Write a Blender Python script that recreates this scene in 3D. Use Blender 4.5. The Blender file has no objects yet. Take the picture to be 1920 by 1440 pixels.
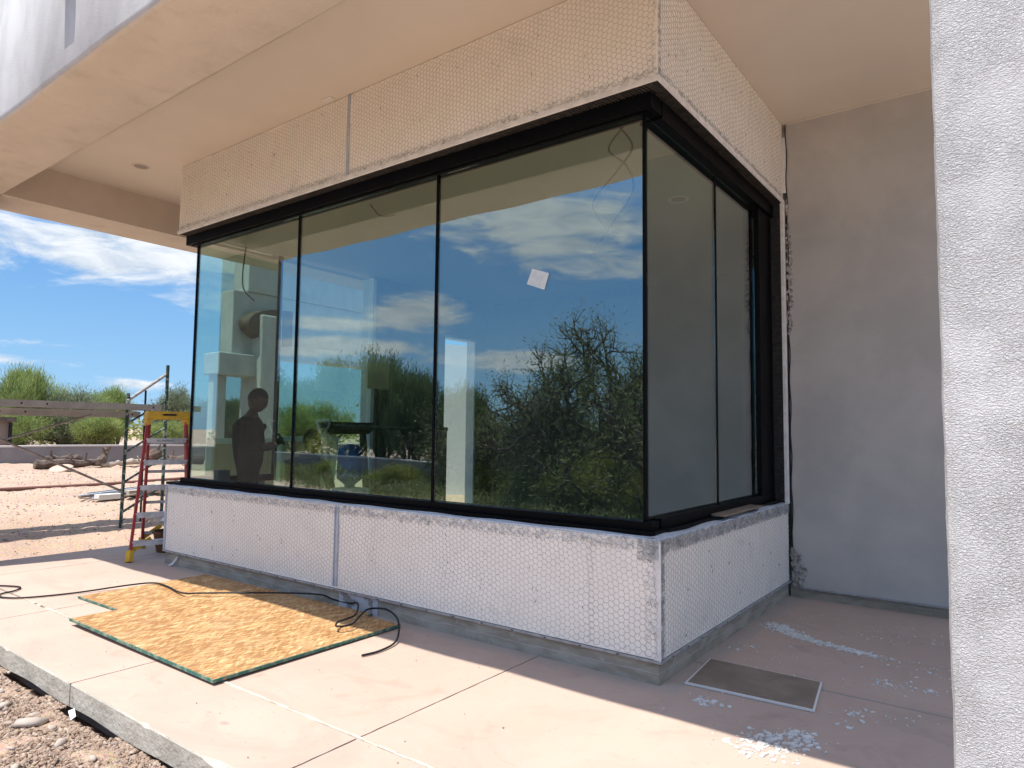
import bpy, bmesh, math, random
import numpy as np
from mathutils import Vector, Matrix
rnd = random.Random(7)
rng = np.random.default_rng(7)
S = bpy.context.scene
COL = S.collection
R = math.radians

# ------------------------------------------------------------------ camera
yaw, pitch, roll = -0.6404, 0.0700, 0.0109
fw = Vector((math.sin(yaw)*math.cos(pitch), math.cos(yaw)*math.cos(pitch), math.sin(pitch)))
rt = Vector((math.cos(yaw), -math.sin(yaw), 0)); up = rt.cross(fw)
rt, up = rt*math.cos(roll)+up*math.sin(roll), -rt*math.sin(roll)+up*math.cos(roll)
cd = bpy.data.cameras.new('camera'); cam = bpy.data.objects.new('camera', cd); COL.objects.link(cam)
cam.matrix_world = Matrix(((rt.x, up.x, -fw.x, 1.7549), (rt.y, up.y, -fw.y, -3.8545), (rt.z, up.z, -fw.z, 1.5), (0, 0, 0, 1)))
cd.sensor_width = 36; cd.lens = 1273.8/1920*36; cd.clip_start = .05; cd.clip_end = 3000
S.camera = cam
S.view_settings.view_transform = 'Standard'; S.view_settings.look = 'None'
S.view_settings.exposure = 1.70; S.view_settings.gamma = 1
S.cycles.max_bounces = 10; S.cycles.diffuse_bounces = 6; S.cycles.glossy_bounces = 5
S.cycles.transparent_max_bounces = 24; S.cycles.sample_clamp_indirect = 6

# ------------------------------------------------------------------ sun + sky
SUN = Vector((-.40, -1.60, 4.07)).normalized()
sd = bpy.data.lights.new('sun', 'SUN'); so = bpy.data.objects.new('sun', sd); COL.objects.link(so)
sd.energy = 2.05; sd.angle = R(.5); sd.color = (1, .955, .89)
so.rotation_euler = SUN.to_track_quat('Z', 'Y').to_euler()

class NT:
    def __init__(s, tree): s.t = tree; s.n = tree.nodes; s.l = tree.links
    def new(s, typ, **kw):
        n = s.n.new(typ)
        for k, v in kw.items():
            if k.startswith('i_'):
                key = k[2:]; key = int(key) if key.isdigit() else key.replace('_', ' ')
                if hasattr(v, 'default_value') or isinstance(v, bpy.types.NodeSocket): s.l.new(v, n.inputs[key])
                else: n.inputs[key].default_value = v
            else: setattr(n, k, v)
        return n
    def math(s, op, a, b=None, c=None, clamp=False):
        n = s.n.new('ShaderNodeMath'); n.operation = op; n.use_clamp = clamp
        for i, v in enumerate((a, b, c)):
            if v is None: continue
            if isinstance(v, bpy.types.NodeSocket): s.l.new(v, n.inputs[i])
            else: n.inputs[i].default_value = v
        return n.outputs[0]
    def mix(s, f, a, b, blend='MIX'):
        n = s.n.new('ShaderNodeMix'); n.data_type = 'RGBA'; n.blend_type = blend
        for i, v in ((0, f), (6, a), (7, b)):
            if isinstance(v, bpy.types.NodeSocket): s.l.new(v, n.inputs[i])
            else: n.inputs[i].default_value = v if i == 0 else (tuple(v)+(1,))[:4]
        return n.outputs[2]
    def noise(s, vec, scale, detail=4, rough=.55, dist=0, out=0):
        n = s.n.new('ShaderNodeTexNoise'); n.inputs['Scale'].default_value = scale; n.inputs['Detail'].default_value = detail
        n.inputs['Roughness'].default_value = rough; n.inputs['Distortion'].default_value = dist
        s.l.new(vec, n.inputs['Vector']); return n.outputs[out]
    def ramp(s, f, stops):
        n = s.n.new('ShaderNodeMapRange'); n.inputs[1].default_value = stops[0]; n.inputs[2].default_value = stops[1]
        n.interpolation_type = 'SMOOTHSTEP'; s.l.new(f, n.inputs[0]); return n.outputs[0]
    def mapping(s, vec, scale=(1, 1, 1), rot=(0, 0, 0), loc=(0, 0, 0)):
        n = s.n.new('ShaderNodeMapping'); s.l.new(vec, n.inputs[0])
        n.inputs['Scale'].default_value = scale; n.inputs['Rotation'].default_value = rot; n.inputs['Location'].default_value = loc
        return n.outputs[0]

W = bpy.data.worlds.new('World'); S.world = W; W.use_nodes = True
W.node_tree.nodes.clear(); w = NT(W.node_tree)
sky = w.new('ShaderNodeTexSky', sky_type='NISHITA'); sky.sun_disc = False
sky.sun_elevation = math.asin(SUN.z); sky.sun_rotation = math.atan2(SUN.x, SUN.y)
sky.altitude = 700; sky.air_density = 1.0; sky.dust_density = .35; sky.ozone_density = 1.6
tc = w.new('ShaderNodeTexCoord').outputs['Generated']
sp = w.new('ShaderNodeSeparateXYZ', i_0=tc)
az = w.math('ARCTAN2', sp.outputs[1], w.math('MULTIPLY', sp.outputs[0], -1.0))      # 0 towards -X
el = w.math('ARCSINE', sp.outputs[2])
cmb = w.new('ShaderNodeCombineXYZ', i_0=az, i_1=el).outputs[0]
warp = w.noise(w.mapping(cmb, (3, 9, 1)), 1.6, 5, .6)
n1 = w.noise(w.mapping(cmb, (4.0, 15, 1), (0, 0, .10)), 1.5, 9, .62, .9)
n2 = w.noise(w.mapping(cmb, (11, 34, 1), (0, 0, -.1), (3, 1, 0)), 1.3, 6, .62, .6)
clouds = [  # az, el, half width, half height, weight
    (.40, .222, .26, .052, 1.0), (.27, .243, .16, .034, .8), (.53, .172, .12, .034, .9), (.30, .100, .22, .010, .45),
    (.245, .078, .12, .010, .9), (.42, .055, .05, .014, .8),
    (-.985, .300, .21, .065, 1.15), (-1.10, .245, .20, .030, .9), (-.80, .170, .085, .036, 1.1), (-.655, .150, .13, .014, 1.0),
    (-.68, .118, .20, .018, 1.05), (-.93, .105, .17, .022, 1.0), (-.88, .105, .05, .010, .7), (-.60, .33, .3, .04, .35),
    (-1.6, .4, .6, .10, .6), (1.2, .35, .5, .10, .7), (2.4, .3, .6, .10, .8), (-2.5, .35, .7, .12, .7)]
mask = None
for a0, e0, wa, we, wt in clouds:
    da = w.math('DIVIDE', w.math('SUBTRACT', az, a0), wa); de = w.math('DIVIDE', w.math('SUBTRACT', el, e0), we)
    d2 = w.math('ADD', w.math('MULTIPLY', da, da), w.math('MULTIPLY', de, de))
    m = w.math('MULTIPLY', w.math('EXPONENT', w.math('MULTIPLY', d2, -1.0)), wt)
    mask = m if mask is None else w.math('MAXIMUM', mask, m)
nn = w.math('ADD', w.math('MULTIPLY', n1, .7), w.math('MULTIPLY', n2, .3))
cl = w.math('ADD', w.math('SUBTRACT', nn, .5), w.math('MULTIPLY', w.math('SUBTRACT', mask, .50), .42))
cov = w.math('MULTIPLY', w.ramp(cl, (-.03, .20)), .93)
# unseen high cirrus added to whiten the blue sky fill
pl = w.new('ShaderNodeVectorMath', operation='DIVIDE', i_0=tc); w.l.new(w.new('ShaderNodeCombineXYZ', i_0=w.math('MAXIMUM', sp.outputs[2], .12), i_1=w.math('MAXIMUM', sp.outputs[2], .12), i_2=1.0).outputs[0], pl.inputs[1])
n3 = w.noise(w.mapping(pl.outputs[0], (.8, 1.7, 0)), 1.1, 7, .6, .8)
cov = w.math('MAXIMUM', cov, w.math('MULTIPLY', w.math('MULTIPLY', w.ramp(n3, (.36, .62)), .9), w.ramp(el, (.34, .55))))
cb = w.mix(w.ramp(n2, (.3, .7)), (1.35, 1.52, 1.75), (2.1, 2.15, 2.2))
hz = w.ramp(el, (-.03, .34))
low = w.mix(hz, (.62, 1.18, 1.80), (.235, .70, 1.55))
skyc = w.mix(w.ramp(el, (.28, .62)), w.mix(.96, sky.outputs[0], low), sky.outputs[0])
bg = w.new('ShaderNodeBackground', i_0=w.mix(cov, skyc, cb), i_1=.15)
W.node_tree.links.new(bg.outputs[0], w.new('ShaderNodeOutputWorld').inputs[0])

# ------------------------------------------------------------------ materials
def mat(name, col, rough=.8, col2=None, nscale=3, bump=0, bscale=60, bdist=.01, spec=.3, metal=0, stretch=(1, 1, 1), lo=.35, hi=.65, fn=None, spots=None):
    m = bpy.data.materials.new(name); m.use_nodes = True; t = NT(m.node_tree)
    b = m.node_tree.nodes['Principled BSDF']; b.inputs['Roughness'].default_value = rough
    b.inputs['Specular IOR Level'].default_value = spec; b.inputs['Metallic'].default_value = metal
    oc = t.new('ShaderNodeTexCoord').outputs['Object']
    c = None
    if col2:
        c = t.mix(t.ramp(t.noise(t.mapping(oc, stretch), nscale, 6, .6, .3), (lo, hi)), col, col2)
    if spots:   # (colour, scale, lo, hi, amount)
        sc_, ss, sl, sh, sa = spots
        c = t.mix(t.math('MULTIPLY', t.ramp(t.noise(oc, ss, 5, .65, .5), (sl, sh)), sa), c if c else col, sc_)
    if fn: c = fn(t, oc, c) or c
    if c is None: b.inputs['Base Color'].default_value = tuple(col)+(1,)
    else: t.l.new(c, b.inputs['Base Color'])
    if bump:
        n = t.noise(oc, bscale, 6, .6); bn = t.new('ShaderNodeBump', i_Height=n); bn.inputs['Strength'].default_value = bump
        bn.inputs['Distance'].default_value = bdist; t.l.new(bn.outputs[0], b.inputs['Normal'])
    return m

def coarse(t, oc, c): pass
M = {}
M['stucco_grey'] = mat('stucco_grey', (.47, .455, .44), .9, (.56, .545, .53), 2.2, .5, 90, .006, stretch=(1.8, 1.8, .9), spots=((.36, .35, .345), 1.3, .52, .75, .6), lo=.3, hi=.7)
M['soffit'] = mat('soffit', (.62, .545, .46), .9, (.67, .59, .50), 1.8, .5, 40, .01, spots=((.47, .395, .32), 3.2, .50, .76, .5))
M['ceiling'] = mat('ceiling', (.66, .59, .505), .92, (.69, .62, .53), .9, .15, 300, .002)
M['beam_inner'] = mat('beam_inner', (.50, .42, .35), .9, (.55, .47, .39), 2.0, .3, 60, .006)
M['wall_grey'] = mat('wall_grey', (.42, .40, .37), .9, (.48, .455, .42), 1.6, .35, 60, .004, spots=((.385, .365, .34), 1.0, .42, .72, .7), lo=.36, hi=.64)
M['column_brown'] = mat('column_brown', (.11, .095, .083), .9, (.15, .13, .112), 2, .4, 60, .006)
M['foam'] = mat('foam', (.92, .865, .77), .85, (.88, .825, .735), 5, .25, 45, .006, spots=((.6, .57, .53), 2.2, .6, .8, .5))
M['wire'] = mat('wire', (.40, .37, .33), .6)
M['lath'] = mat('lath', (.42, .43, .43), .5, (.6, .62, .63), 30, metal=.4)
M['staple'] = mat('staple', (.12, .11, .10), .6)
M['lath_dark'] = mat('lath_dark', (.05, .045, .04), .6, (.12, .10, .085), 20)
M['galv'] = mat('galv', (.40, .45, .52), .55, (.50, .54, .60), 12, metal=.25)
M['bead'] = mat('bead', (.80, .78, .74), .7, (.68, .65, .6), 12, .2, 60, .003)
M['screed'] = mat('screed', (.42, .42, .43), .5, (.30, .30, .31), 15, metal=.3)
def foot(t, oc, c):
    s = t.new('ShaderNodeSeparateXYZ', i_0=oc).outputs[2]
    wob = t.math('ADD', s, t.math('MULTIPLY', t.noise(oc, 2.5, 3), .05))
    line = t.math('LESS_THAN', t.math('ABSOLUTE', t.math('SUBTRACT', wob, .088)), .003)
    c = t.mix(t.math('MULTIPLY', line, .6), c, (.44, .42, .39))
    pale = t.ramp(t.noise(oc, 7, 6, .7, .6), (.60, .66))
    return t.mix(t.math('MULTIPLY', pale, .55), c, (.42, .40, .37))
M['footing'] = mat('footing', (.27, .235, .18), .9, (.38, .34, .275), 4, .5, 60, .006, stretch=(1, 1, 3), fn=foot)
M['black'] = mat('black', (.0025, .0025, .003), .5, spec=.10)
M['felt'] = mat('felt', (.012, .012, .012), .6, (.035, .033, .03), 25, .6, 40, .01, stretch=(1, 1, 4))
M['rough_black'] = mat('rough_black', (.02, .02, .02), .8)
def slabf(t, oc, c):
    st = t.ramp(t.noise(oc, 2.4, 6, .65, .8), (.56, .74))
    c = t.mix(t.math('MULTIPLY', st, .55), c, (.34, .26, .20))
    sm = t.ramp(t.noise(t.mapping(oc, (1, 2.5, 1), (0, 0, .4)), 6, 4, .6, 1.5), (.66, .74))
    c = t.mix(t.math('MULTIPLY', sm, .5), c, (.25, .205, .175))
    du = t.ramp(t.noise(t.mapping(oc, (1, 1.6, 1), (0, 0, -.5)), 1.1, 8, .7, 1.2), (.50, .68))
    c = t.mix(t.math('MULTIPLY', du, .6), c, (.40, .31, .25))
    sp_ = t.ramp(t.noise(oc, 38, 2, .5), (.70, .73)); c = t.mix(t.math('MULTIPLY', sp_, .45), c, (.25, .20, .17))
    sx = t.new('ShaderNodeSeparateXYZ', i_0=oc).outputs
    # grey cement dust that has run out from the footing
    dd = t.math('ADD', t.math('MULTIPLY', sx[1], -1.0), t.math('MULTIPLY', t.math('SUBTRACT', t.noise(oc, 4, 5, .6), .5), .25))
    dust = t.math('MULTIPLY', t.math('SUBTRACT', 1.0, t.ramp(dd, (-.02, .16))), t.math('LESS_THAN', sx[0], .12))
    return t.mix(t.math('MULTIPLY', dust, .5), c, (.40, .37, .33))
M['slab_top'] = mat('slab_top', (.465, .345, .275), .85, (.51, .382, .305), .9, .18, 180, .002, fn=slabf, spots=((.47, .385, .34), 12, .5, .7, .35))
M['slab_side'] = mat('slab_side', (.38, .345, .285), .92, (.50, .46, .39), 5, .7, 35, .012, stretch=(1, 1, 2.5), spots=((.14, .13, .12), 14, .62, .72, .8))
M['caulk'] = mat('caulk', (.64, .57, .46), .8, (.50, .43, .34), 14, .4, 50, .004)
M['dirt_line'] = mat('dirt_line', (.16, .13, .11), .95)
def osb(t, oc, c):
    cols = None
    for k, (rot, sc) in enumerate(((1.45, (11, 52, 1)), (.85, (12, 56, 1)), (2.0, (12, 60, 1)))):
        wv = t.mapping(oc, (1, 1, 1), (0, 0, rot))
        nz = t.noise(wv, 7, 2, .5, 0, 1)
        ad = t.new('ShaderNodeVectorMath', operation='MULTIPLY_ADD', i_0=nz, i_1=(.02, .02, 0), i_2=wv).outputs[0]
        v = t.new('ShaderNodeTexVoronoi', i_Vector=t.mapping(ad, sc)); v.inputs['Scale'].default_value = 1.0
        g = t.new('ShaderNodeSeparateColor', i_0=v.outputs['Color']).outputs[0]
        cols = g if cols is None else t.math('ADD', cols, g)
    g = t.math('DIVIDE', cols, 3)
    g = t.math('ADD', g, t.math('MULTIPLY', t.math('SUBTRACT', t.noise(t.mapping(oc, (1, 3, 1), (0, 0, .2)), 60, 3), .5), .25))
    c = t.mix(t.ramp(g, (.25, .75)), (.30, .145, .052), (.50, .31, .135))
    c = t.mix(t.ramp(g, (.66, .92)), c, (.64, .48, .27))
    s = t.new('ShaderNodeSeparateXYZ', i_0=oc).outputs
    ln = None
    for px in (.28, .74, 1.02, 1.30, 1.66):
        l_ = t.math('LESS_THAN', t.math('ABSOLUTE', t.math('SUBTRACT', s[0], px)), .004)
        ln = l_ if ln is None else t.math('MAXIMUM', ln, l_)
    c = t.mix(t.math('MULTIPLY', t.ramp(t.noise(oc, 2.2, 5, .6), (.45, .7)), .35), c, (.46, .32, .18))
    c = t.mix(t.math('MULTIPLY', t.ramp(t.noise(oc, 9, 4, .65), (.60, .72)), .40), c, (.27, .14, .07))
    return t.mix(t.math('MULTIPLY', ln, .55), c, (.20, .11, .06))
M['osb'] = mat('osb', (.6, .4, .2), .75, fn=osb, bump=.06, bscale=90, bdist=.001)
M['green_edge'] = mat('green_edge', (.045, .14, .11), .8, (.20, .26, .19), 14, lo=.45, hi=.62, spots=((.36, .25, .14), 22, .60, .66, .8))
M['board_brown'] = mat('board_brown', (.20, .155, .115), .8, (.26, .205, .155), 4, .1, 100, .002, spots=((.34, .29, .24), 5, .6, .75, .5))
M['gypsum'] = mat('gypsum', (.66, .64, .60), .9)
M['chip'] = mat('chip', (.58, .565, .53), .9, (.72, .70, .66), 20)
def gravelc(t, oc, c):
    v = t.new('ShaderNodeTexVoronoi', i_Vector=oc); v.inputs['Scale'].default_value = 45
    return t.mix(.35, c, t.mix(.75, v.outputs['Color'], (.42, .30, .22)), 'MIX')
M['dirt'] = mat('dirt', (.42, .28, .185), .95, (.52, .37, .25), .55, .9, 26, .03, fn=gravelc, spots=((.36, .235, .17), 2.0, .5, .7, .5))
def rockc(t, oc, c):
    inf = t.new('ShaderNodeObjectInfo').outputs['Random']
    g = t.new('ShaderNodeNewGeometry').outputs['Random Per Island']
    cr = t.new('ShaderNodeValToRGB', i_0=g)
    e = cr.color_ramp.elements; e[0].color = (.17, .11, .08, 1); e[1].color = (.47, .40, .34, 1); e[1].position = 1
    for p, cc in ((.3, (.30, .20, .14, 1)), (.55, (.38, .28, .20, 1)), (.75, (.26, .20, .165, 1)), (.9, (.42, .32, .24, 1))):
        x = e.new(p); x.color = cc
    return t.mix(t.math('MULTIPLY', t.noise(oc, 40, 4), .4), cr.outputs[0], (.36, .28, .22))
M['gravel'] = mat('gravel', (.4, .3, .25), .95, fn=rockc)
M['stone'] = mat('stone', (.40, .33, .27), .95, (.48, .42, .36), 8, .5, 30, .01)
M['boulder'] = mat('boulder', (.52, .36, .27), .95, (.60, .44, .34), 3, .6, 20, .02)
M['wood_dark'] = mat('wood_dark', (.09, .065, .05), .9, (.16, .12, .095), 8, .7, 30, .02)
M['wood_pale'] = mat('wood_pale', (.50, .42, .34), .9, (.38, .31, .25), 6, .5, 30, .01)
M['sitewall'] = mat('sitewall', (.235, .215, .215), .92, (.27, .25, .245), 2, .3, 60, .005)
M['wall_cap'] = mat('wall_cap', (.66, .60, .55), .9)
M['brownwall'] = mat('brownwall', (.25, .185, .15), .92, (.28, .21, .17), 2)
M['alu'] = mat('alu', (.52, .50, .47), .5, (.42, .40, .38), 6, metal=.2)
M['plank_under'] = mat('plank_under', (.35, .25, .20), .8, (.28, .20, .16), 6)  # brown light reflected onto the underside, put into the colour
M['scaf_green'] = mat('scaf_green', (.035, .075, .06), .6, (.35, .36, .34), 14, lo=.5, hi=.62)
M['scaf_galv'] = mat('scaf_galv', (.42, .40, .38), .5, (.28, .24, .21), 10, metal=.3)
M['fibre_red'] = mat('fibre_red', (.36, .04, .04), .6, (.26, .03, .035), 9, spots=((.50, .42, .38), 30, .70, .73, .7))
M['yellow'] = mat('yellow', (.66, .40, .03), .6, (.52, .32, .05), 10, spots=((.25, .19, .10), 25, .60, .68, .7))
M['ladder_alu'] = mat('ladder_alu', (.58, .58, .60), .5, (.42, .41, .41), 14, metal=.3, spots=((.66, .62, .56), 22, .62, .68, .8))
M['cable'] = mat('cable', (.012, .012, .014), .5)
M['hose'] = mat('hose', (.20, .09, .07), .7)
M['tub'] = mat('tub', (.10, .045, .018), .7, (.14, .065, .03), 6)
M['light_lens'] = mat('light_lens', (.30, .26, .23), .5)
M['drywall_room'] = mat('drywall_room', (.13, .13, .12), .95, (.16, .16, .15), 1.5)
M['matte_white'] = mat('matte_white', (.86, .88, .88), .7)
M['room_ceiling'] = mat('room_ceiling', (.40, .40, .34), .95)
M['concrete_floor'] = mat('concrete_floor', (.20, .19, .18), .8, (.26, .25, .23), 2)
M['mint'] = mat('mint', (.66, .82, .74), .7)
M['tan'] = mat('tan', (.60, .55, .38), .8, (.54, .50, .35), 3)
M['blue'] = mat('blue', (.02, .07, .22), .25, (.03, .10, .30), 4, spec=.6)
M['white_plastic'] = mat('white_plastic', (.55, .57, .6), .5)
M['dark_plastic'] = mat('dark_plastic', (.03, .03, .03), .5)
M['silver'] = mat('silver', (.62, .63, .62), .35, metal=.5)
M['skin'] = mat('skin', (.10, .05, .035), .6)  # darkened, backlit silhouette put into the skin colour
M['shirt'] = mat('shirt', (.018, .015, .016), .9, (.028, .022, .022), 4)  # dark cloth, lowered further to paint in the backlit silhouette
M['jeans'] = mat('jeans', (.015, .016, .02), .9)
M['hair'] = mat('hair', (.008, .006, .005), .8)
M['shirt2'] = mat('shirt2', (.012, .014, .012), .9, (.02, .02, .017), 4)
M['paper'] = mat('paper', (.72, .78, .80), .8, (.62, .70, .73), 25)
M['bark'] = mat('bark', (.10, .085, .06), .9, (.16, .14, .09), 12)
M['bark_dark'] = mat('bark_dark', (.035, .028, .022), .9, (.07, .055, .045), 12)
def leafm(name, a, b, c):
    def f(t, oc, _):
        g = t.new('ShaderNodeNewGeometry').outputs['Random Per Island']
        x = t.mix(g, a, b)
        return t.mix(t.ramp(t.noise(oc, 1.1, 3), (.45, .65)), x, c)
    m = mat(name, a, .7, fn=f, spec=.2)
    t = NT(m.node_tree); b_ = m.node_tree.nodes['Principled BSDF']; out = m.node_tree.nodes['Material Output']
    tr = t.new('ShaderNodeBsdfTranslucent'); t.l.new(b_.inputs['Base Color'].links[0].from_socket, tr.inputs[0])
    mx = t.new('ShaderNodeMixShader'); mx.inputs[0].default_value = .3
    t.l.new(b_.outputs[0], mx.inputs[1]); t.l.new(tr.outputs[0], mx.inputs[2]); t.l.new(mx.outputs[0], out.inputs[0])
    return m
M['leaf_pv'] = leafm('leaf_pv', (.24, .31, .09), (.38, .43, .15), (.19, .25, .08))
M['leaf_grey'] = leafm('leaf_grey', (.20, .23, .12), (.28, .30, .18), (.15, .17, .10))
M['leaf_mesq'] = leafm('leaf_mesq', (.17, .20, .085), (.28, .30, .14), (.13, .15, .06))
M['leaf_dense'] = leafm('leaf_dense', (.10, .15, .06), (.18, .23, .10), (.07, .10, .04))
M['leaf_bush'] = leafm('leaf_bush', (.20, .22, .05), (.30, .31, .08), (.13, .15, .04))

def glass_mat():
    m = bpy.data.materials.new('glass'); m.use_nodes = True; m.node_tree.nodes.clear(); t = NT(m.node_tree)
    tr = t.new('ShaderNodeBsdfTransparent', i_0=(.87, .96, .915, 1)); gl = t.new('ShaderNodeBsdfGlossy', i_0=(.90, .97, 1, 1)); gl.inputs['Roughness'].default_value = .0
    oc = t.new('ShaderNodeTexCoord').outputs['Object']
    bn = t.new('ShaderNodeBump', i_Height=t.noise(oc, 1.3, 1)); bn.inputs['Strength'].default_value = .012; bn.inputs['Distance'].default_value = .01
    t.l.new(bn.outputs[0], gl.inputs['Normal'])
    ge = t.new('ShaderNodeNewGeometry'); dt = t.new('ShaderNodeVectorMath', operation='DOT_PRODUCT', i_0=ge.outputs['Incoming'], i_1=ge.outputs['Normal'])
    sch = t.math('POWER', t.math('SUBTRACT', 1.0, t.math('ABSOLUTE', dt.outputs['Value']), clamp=True), 5.0)
    f = t.math('ADD', t.math('MULTIPLY', sch, .8), .205, clamp=True)
    mx = t.new('ShaderNodeMixShader', i_0=f); t.l.new(tr.outputs[0], mx.inputs[1]); t.l.new(gl.outputs[0], mx.inputs[2])
    t.l.new(mx.outputs[0], t.new('ShaderNodeOutputMaterial').inputs[0]); return m
M['glass'] = glass_mat()

def stucco_coarse():
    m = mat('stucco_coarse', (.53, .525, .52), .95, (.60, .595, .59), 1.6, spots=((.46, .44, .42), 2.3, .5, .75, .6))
    t = NT(m.node_tree); b = m.node_tree.nodes['Principled BSDF']
    oc = t.new('ShaderNodeTexCoord').outputs['Object']
    v = t.mapping(oc, (1, 1, 1.7), (0, .25, 0))
    n1 = t.ramp(t.noise(v, 165, 3, .5, .6), (.30, .72)); n2 = t.noise(v, 360, 3, .6)
    h = t.math('ADD', t.math('MULTIPLY', n1, t.math('ADD', .45, t.ramp(t.noise(oc, 5, 3), (.3, .65)))), t.math('MULTIPLY', n2, .35))
    h = t.math('ADD', h, t.math('MULTIPLY', t.noise(t.mapping(oc, (1, 1, .6)), 9, 3), .9))
    bn = t.new('ShaderNodeBump', i_Height=h); bn.inputs['Strength'].default_value = .9; bn.inputs['Distance'].default_value = .0048
    t.l.new(bn.outputs[0], b.inputs['Normal']); return m
M['stucco_coarse'] = stucco_coarse()

# ------------------------------------------------------------------ mesh helpers
def link(name, me, parent=None):
    o = bpy.data.objects.new(name, me); COL.objects.link(o)
    if parent is not None: o.parent = parent
    return o
def tag(o, label=None, cat=None, group=None, kind=None):
    if label: o['label'] = label
    if cat: o['category'] = cat
    if group: o['group'] = group
    if kind: o['kind'] = kind
    return o
def thing(name, label, cat, loc=(0, 0, 0), group=None, rz=0):
    o = bpy.data.objects.new(name, None); COL.objects.link(o); o.location = loc; o.rotation_euler = (0, 0, rz); o.empty_display_size = .1
    return tag(o, label, cat, group)
class MB:
    def __init__(s): s.v = []; s.f = []; s.m = []; s.pc = []
    def add(s, vs, fs, mi=0):
        k = len(s.v); f0 = len(s.f); s.v += [tuple(v) for v in vs]; s.f += [tuple(i+k for i in f) for f in fs]; s.m += [mi]*len(fs); s.pc.append((k, len(s.v), f0, len(s.f))); return s
    def box(s, a, b, mi=0):
        (x0, y0, z0), (x1, y1, z1) = a, b
        return s.add([(x0, y0, z0), (x1, y0, z0), (x1, y1, z0), (x0, y1, z0), (x0, y0, z1), (x1, y0, z1), (x1, y1, z1), (x0, y1, z1)],
              [(0, 3, 2, 1), (4, 5, 6, 7), (0, 1, 5, 4), (1, 2, 6, 5), (2, 3, 7, 6), (3, 0, 4, 7)], mi)
    def bar(s, p, q, w=.02, h=.02, mi=0, n=4, upv=(0, 0, 1)):
        p = Vector(p); q = Vector(q); d = (q-p).normalized(); u = Vector(upv)
        if abs(d.dot(u)) > .95: u = Vector((1, 0, 0))
        a = d.cross(u).normalized(); b = a.cross(d)
        vs = []
        for c in (p, q):
            if n == 4: vs += [c+a*sx*w/2+b*sy*h/2 for sx, sy in ((-1, -1), (1, -1), (1, 1), (-1, 1))]
            else: vs += [c+a*math.cos(2*math.pi*i/n)*w/2+b*math.sin(2*math.pi*i/n)*h/2 for i in range(n)]
        fs = [(i, (i+1) % n, n+(i+1) % n, n+i) for i in range(n)] + [tuple(range(n-1, -1, -1)), tuple(range(n, 2*n))]
        return s.add(vs, fs, mi)
    def tube(s, pts, r, n=6, mi=0):
        pts = [Vector(p) for p in pts]; rings = []; a = None
        k0 = len(s.v)
        for i, p in enumerate(pts):
            d = (pts[min(i+1, len(pts)-1)]-pts[max(i-1, 0)]).normalized()
            if a is None: a = d.orthogonal().normalized()
            a = (a-d*a.dot(d)).normalized(); b = d.cross(a)
            rr = r[i] if isinstance(r, (list, tuple)) else r
            s.v += [tuple(p+(a*math.cos(2*math.pi*j/n)+b*math.sin(2*math.pi*j/n))*rr) for j in range(n)]
        for i in range(len(pts)-1):
            for j in range(n):
                s.f.append((k0+i*n+j, k0+i*n+(j+1) % n, k0+(i+1)*n+(j+1) % n, k0+(i+1)*n+j)); s.m.append(mi)
        s.f.append(tuple(k0+j for j in range(n-1, -1, -1))); s.m.append(mi)
        s.f.append(tuple(k0+(len(pts)-1)*n+j for j in range(n))); s.m.append(mi)
        return s
    def split(s, name, mats, parent=None, bevel=0, smooth=False):
        # every piece added becomes an object of its own
        out = []
        for k0, k1, f0, f1 in s.pc:
            q = MB(); q.v = s.v[k0:k1]; q.f = [tuple(i-k0 for i in f) for f in s.f[f0:f1]]; q.m = s.m[f0:f1]
            out.append(q.build(name, mats, parent, bevel, smooth=smooth))
        return out
    def mesh(s, name, mats, smooth=False):
        me = bpy.data.meshes.new(name); me.from_pydata(s.v, [], s.f)
        for m_ in (mats if isinstance(mats, (list, tuple)) else [mats]): me.materials.append(m_)
        me.polygons.foreach_set('material_index', s.m)
        if smooth: me.polygons.foreach_set('use_smooth', [True]*len(s.f))
        me.update(); return me
    def build(s, name, mats, parent=None, bevel=0, seg=2, smooth=False):
        o = link(name, s.mesh(name, mats, smooth), parent)
        if bevel:
            b = o.modifiers.new('bevel', 'BEVEL'); b.width = bevel; b.segments = seg; b.limit_method = 'ANGLE'
            for p in o.data.polygons: p.use_smooth = True
            w_ = o.modifiers.new('wn', 'WEIGHTED_NORMAL'); w_.keep_sharp = True
        return o
def box(name, a, b, m, parent=None, bevel=0): return MB().box(a, b).build(name, m, parent, bevel)
def nmesh(name, V, F, m, smooth=False):
    """fast mesh from numpy: V (n,3), F (k,c)"""
    me = bpy.data.meshes.new(name); c = F.shape[1]
    me.vertices.add(len(V)); me.vertices.foreach_set('co', np.asarray(V, np.float32).ravel())
    me.loops.add(F.size); me.loops.foreach_set('vertex_index', F.astype(np.int32).ravel())
    me.polygons.add(len(F)); me.polygons.foreach_set('loop_start', np.arange(0, F.size, c, dtype=np.int32))
    me.polygons.foreach_set('loop_total', np.full(len(F), c, np.int32))
    if smooth: me.polygons.foreach_set('use_smooth', np.ones(len(F), bool))
    me.materials.append(m); me.update(calc_edges=True); return me
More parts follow.
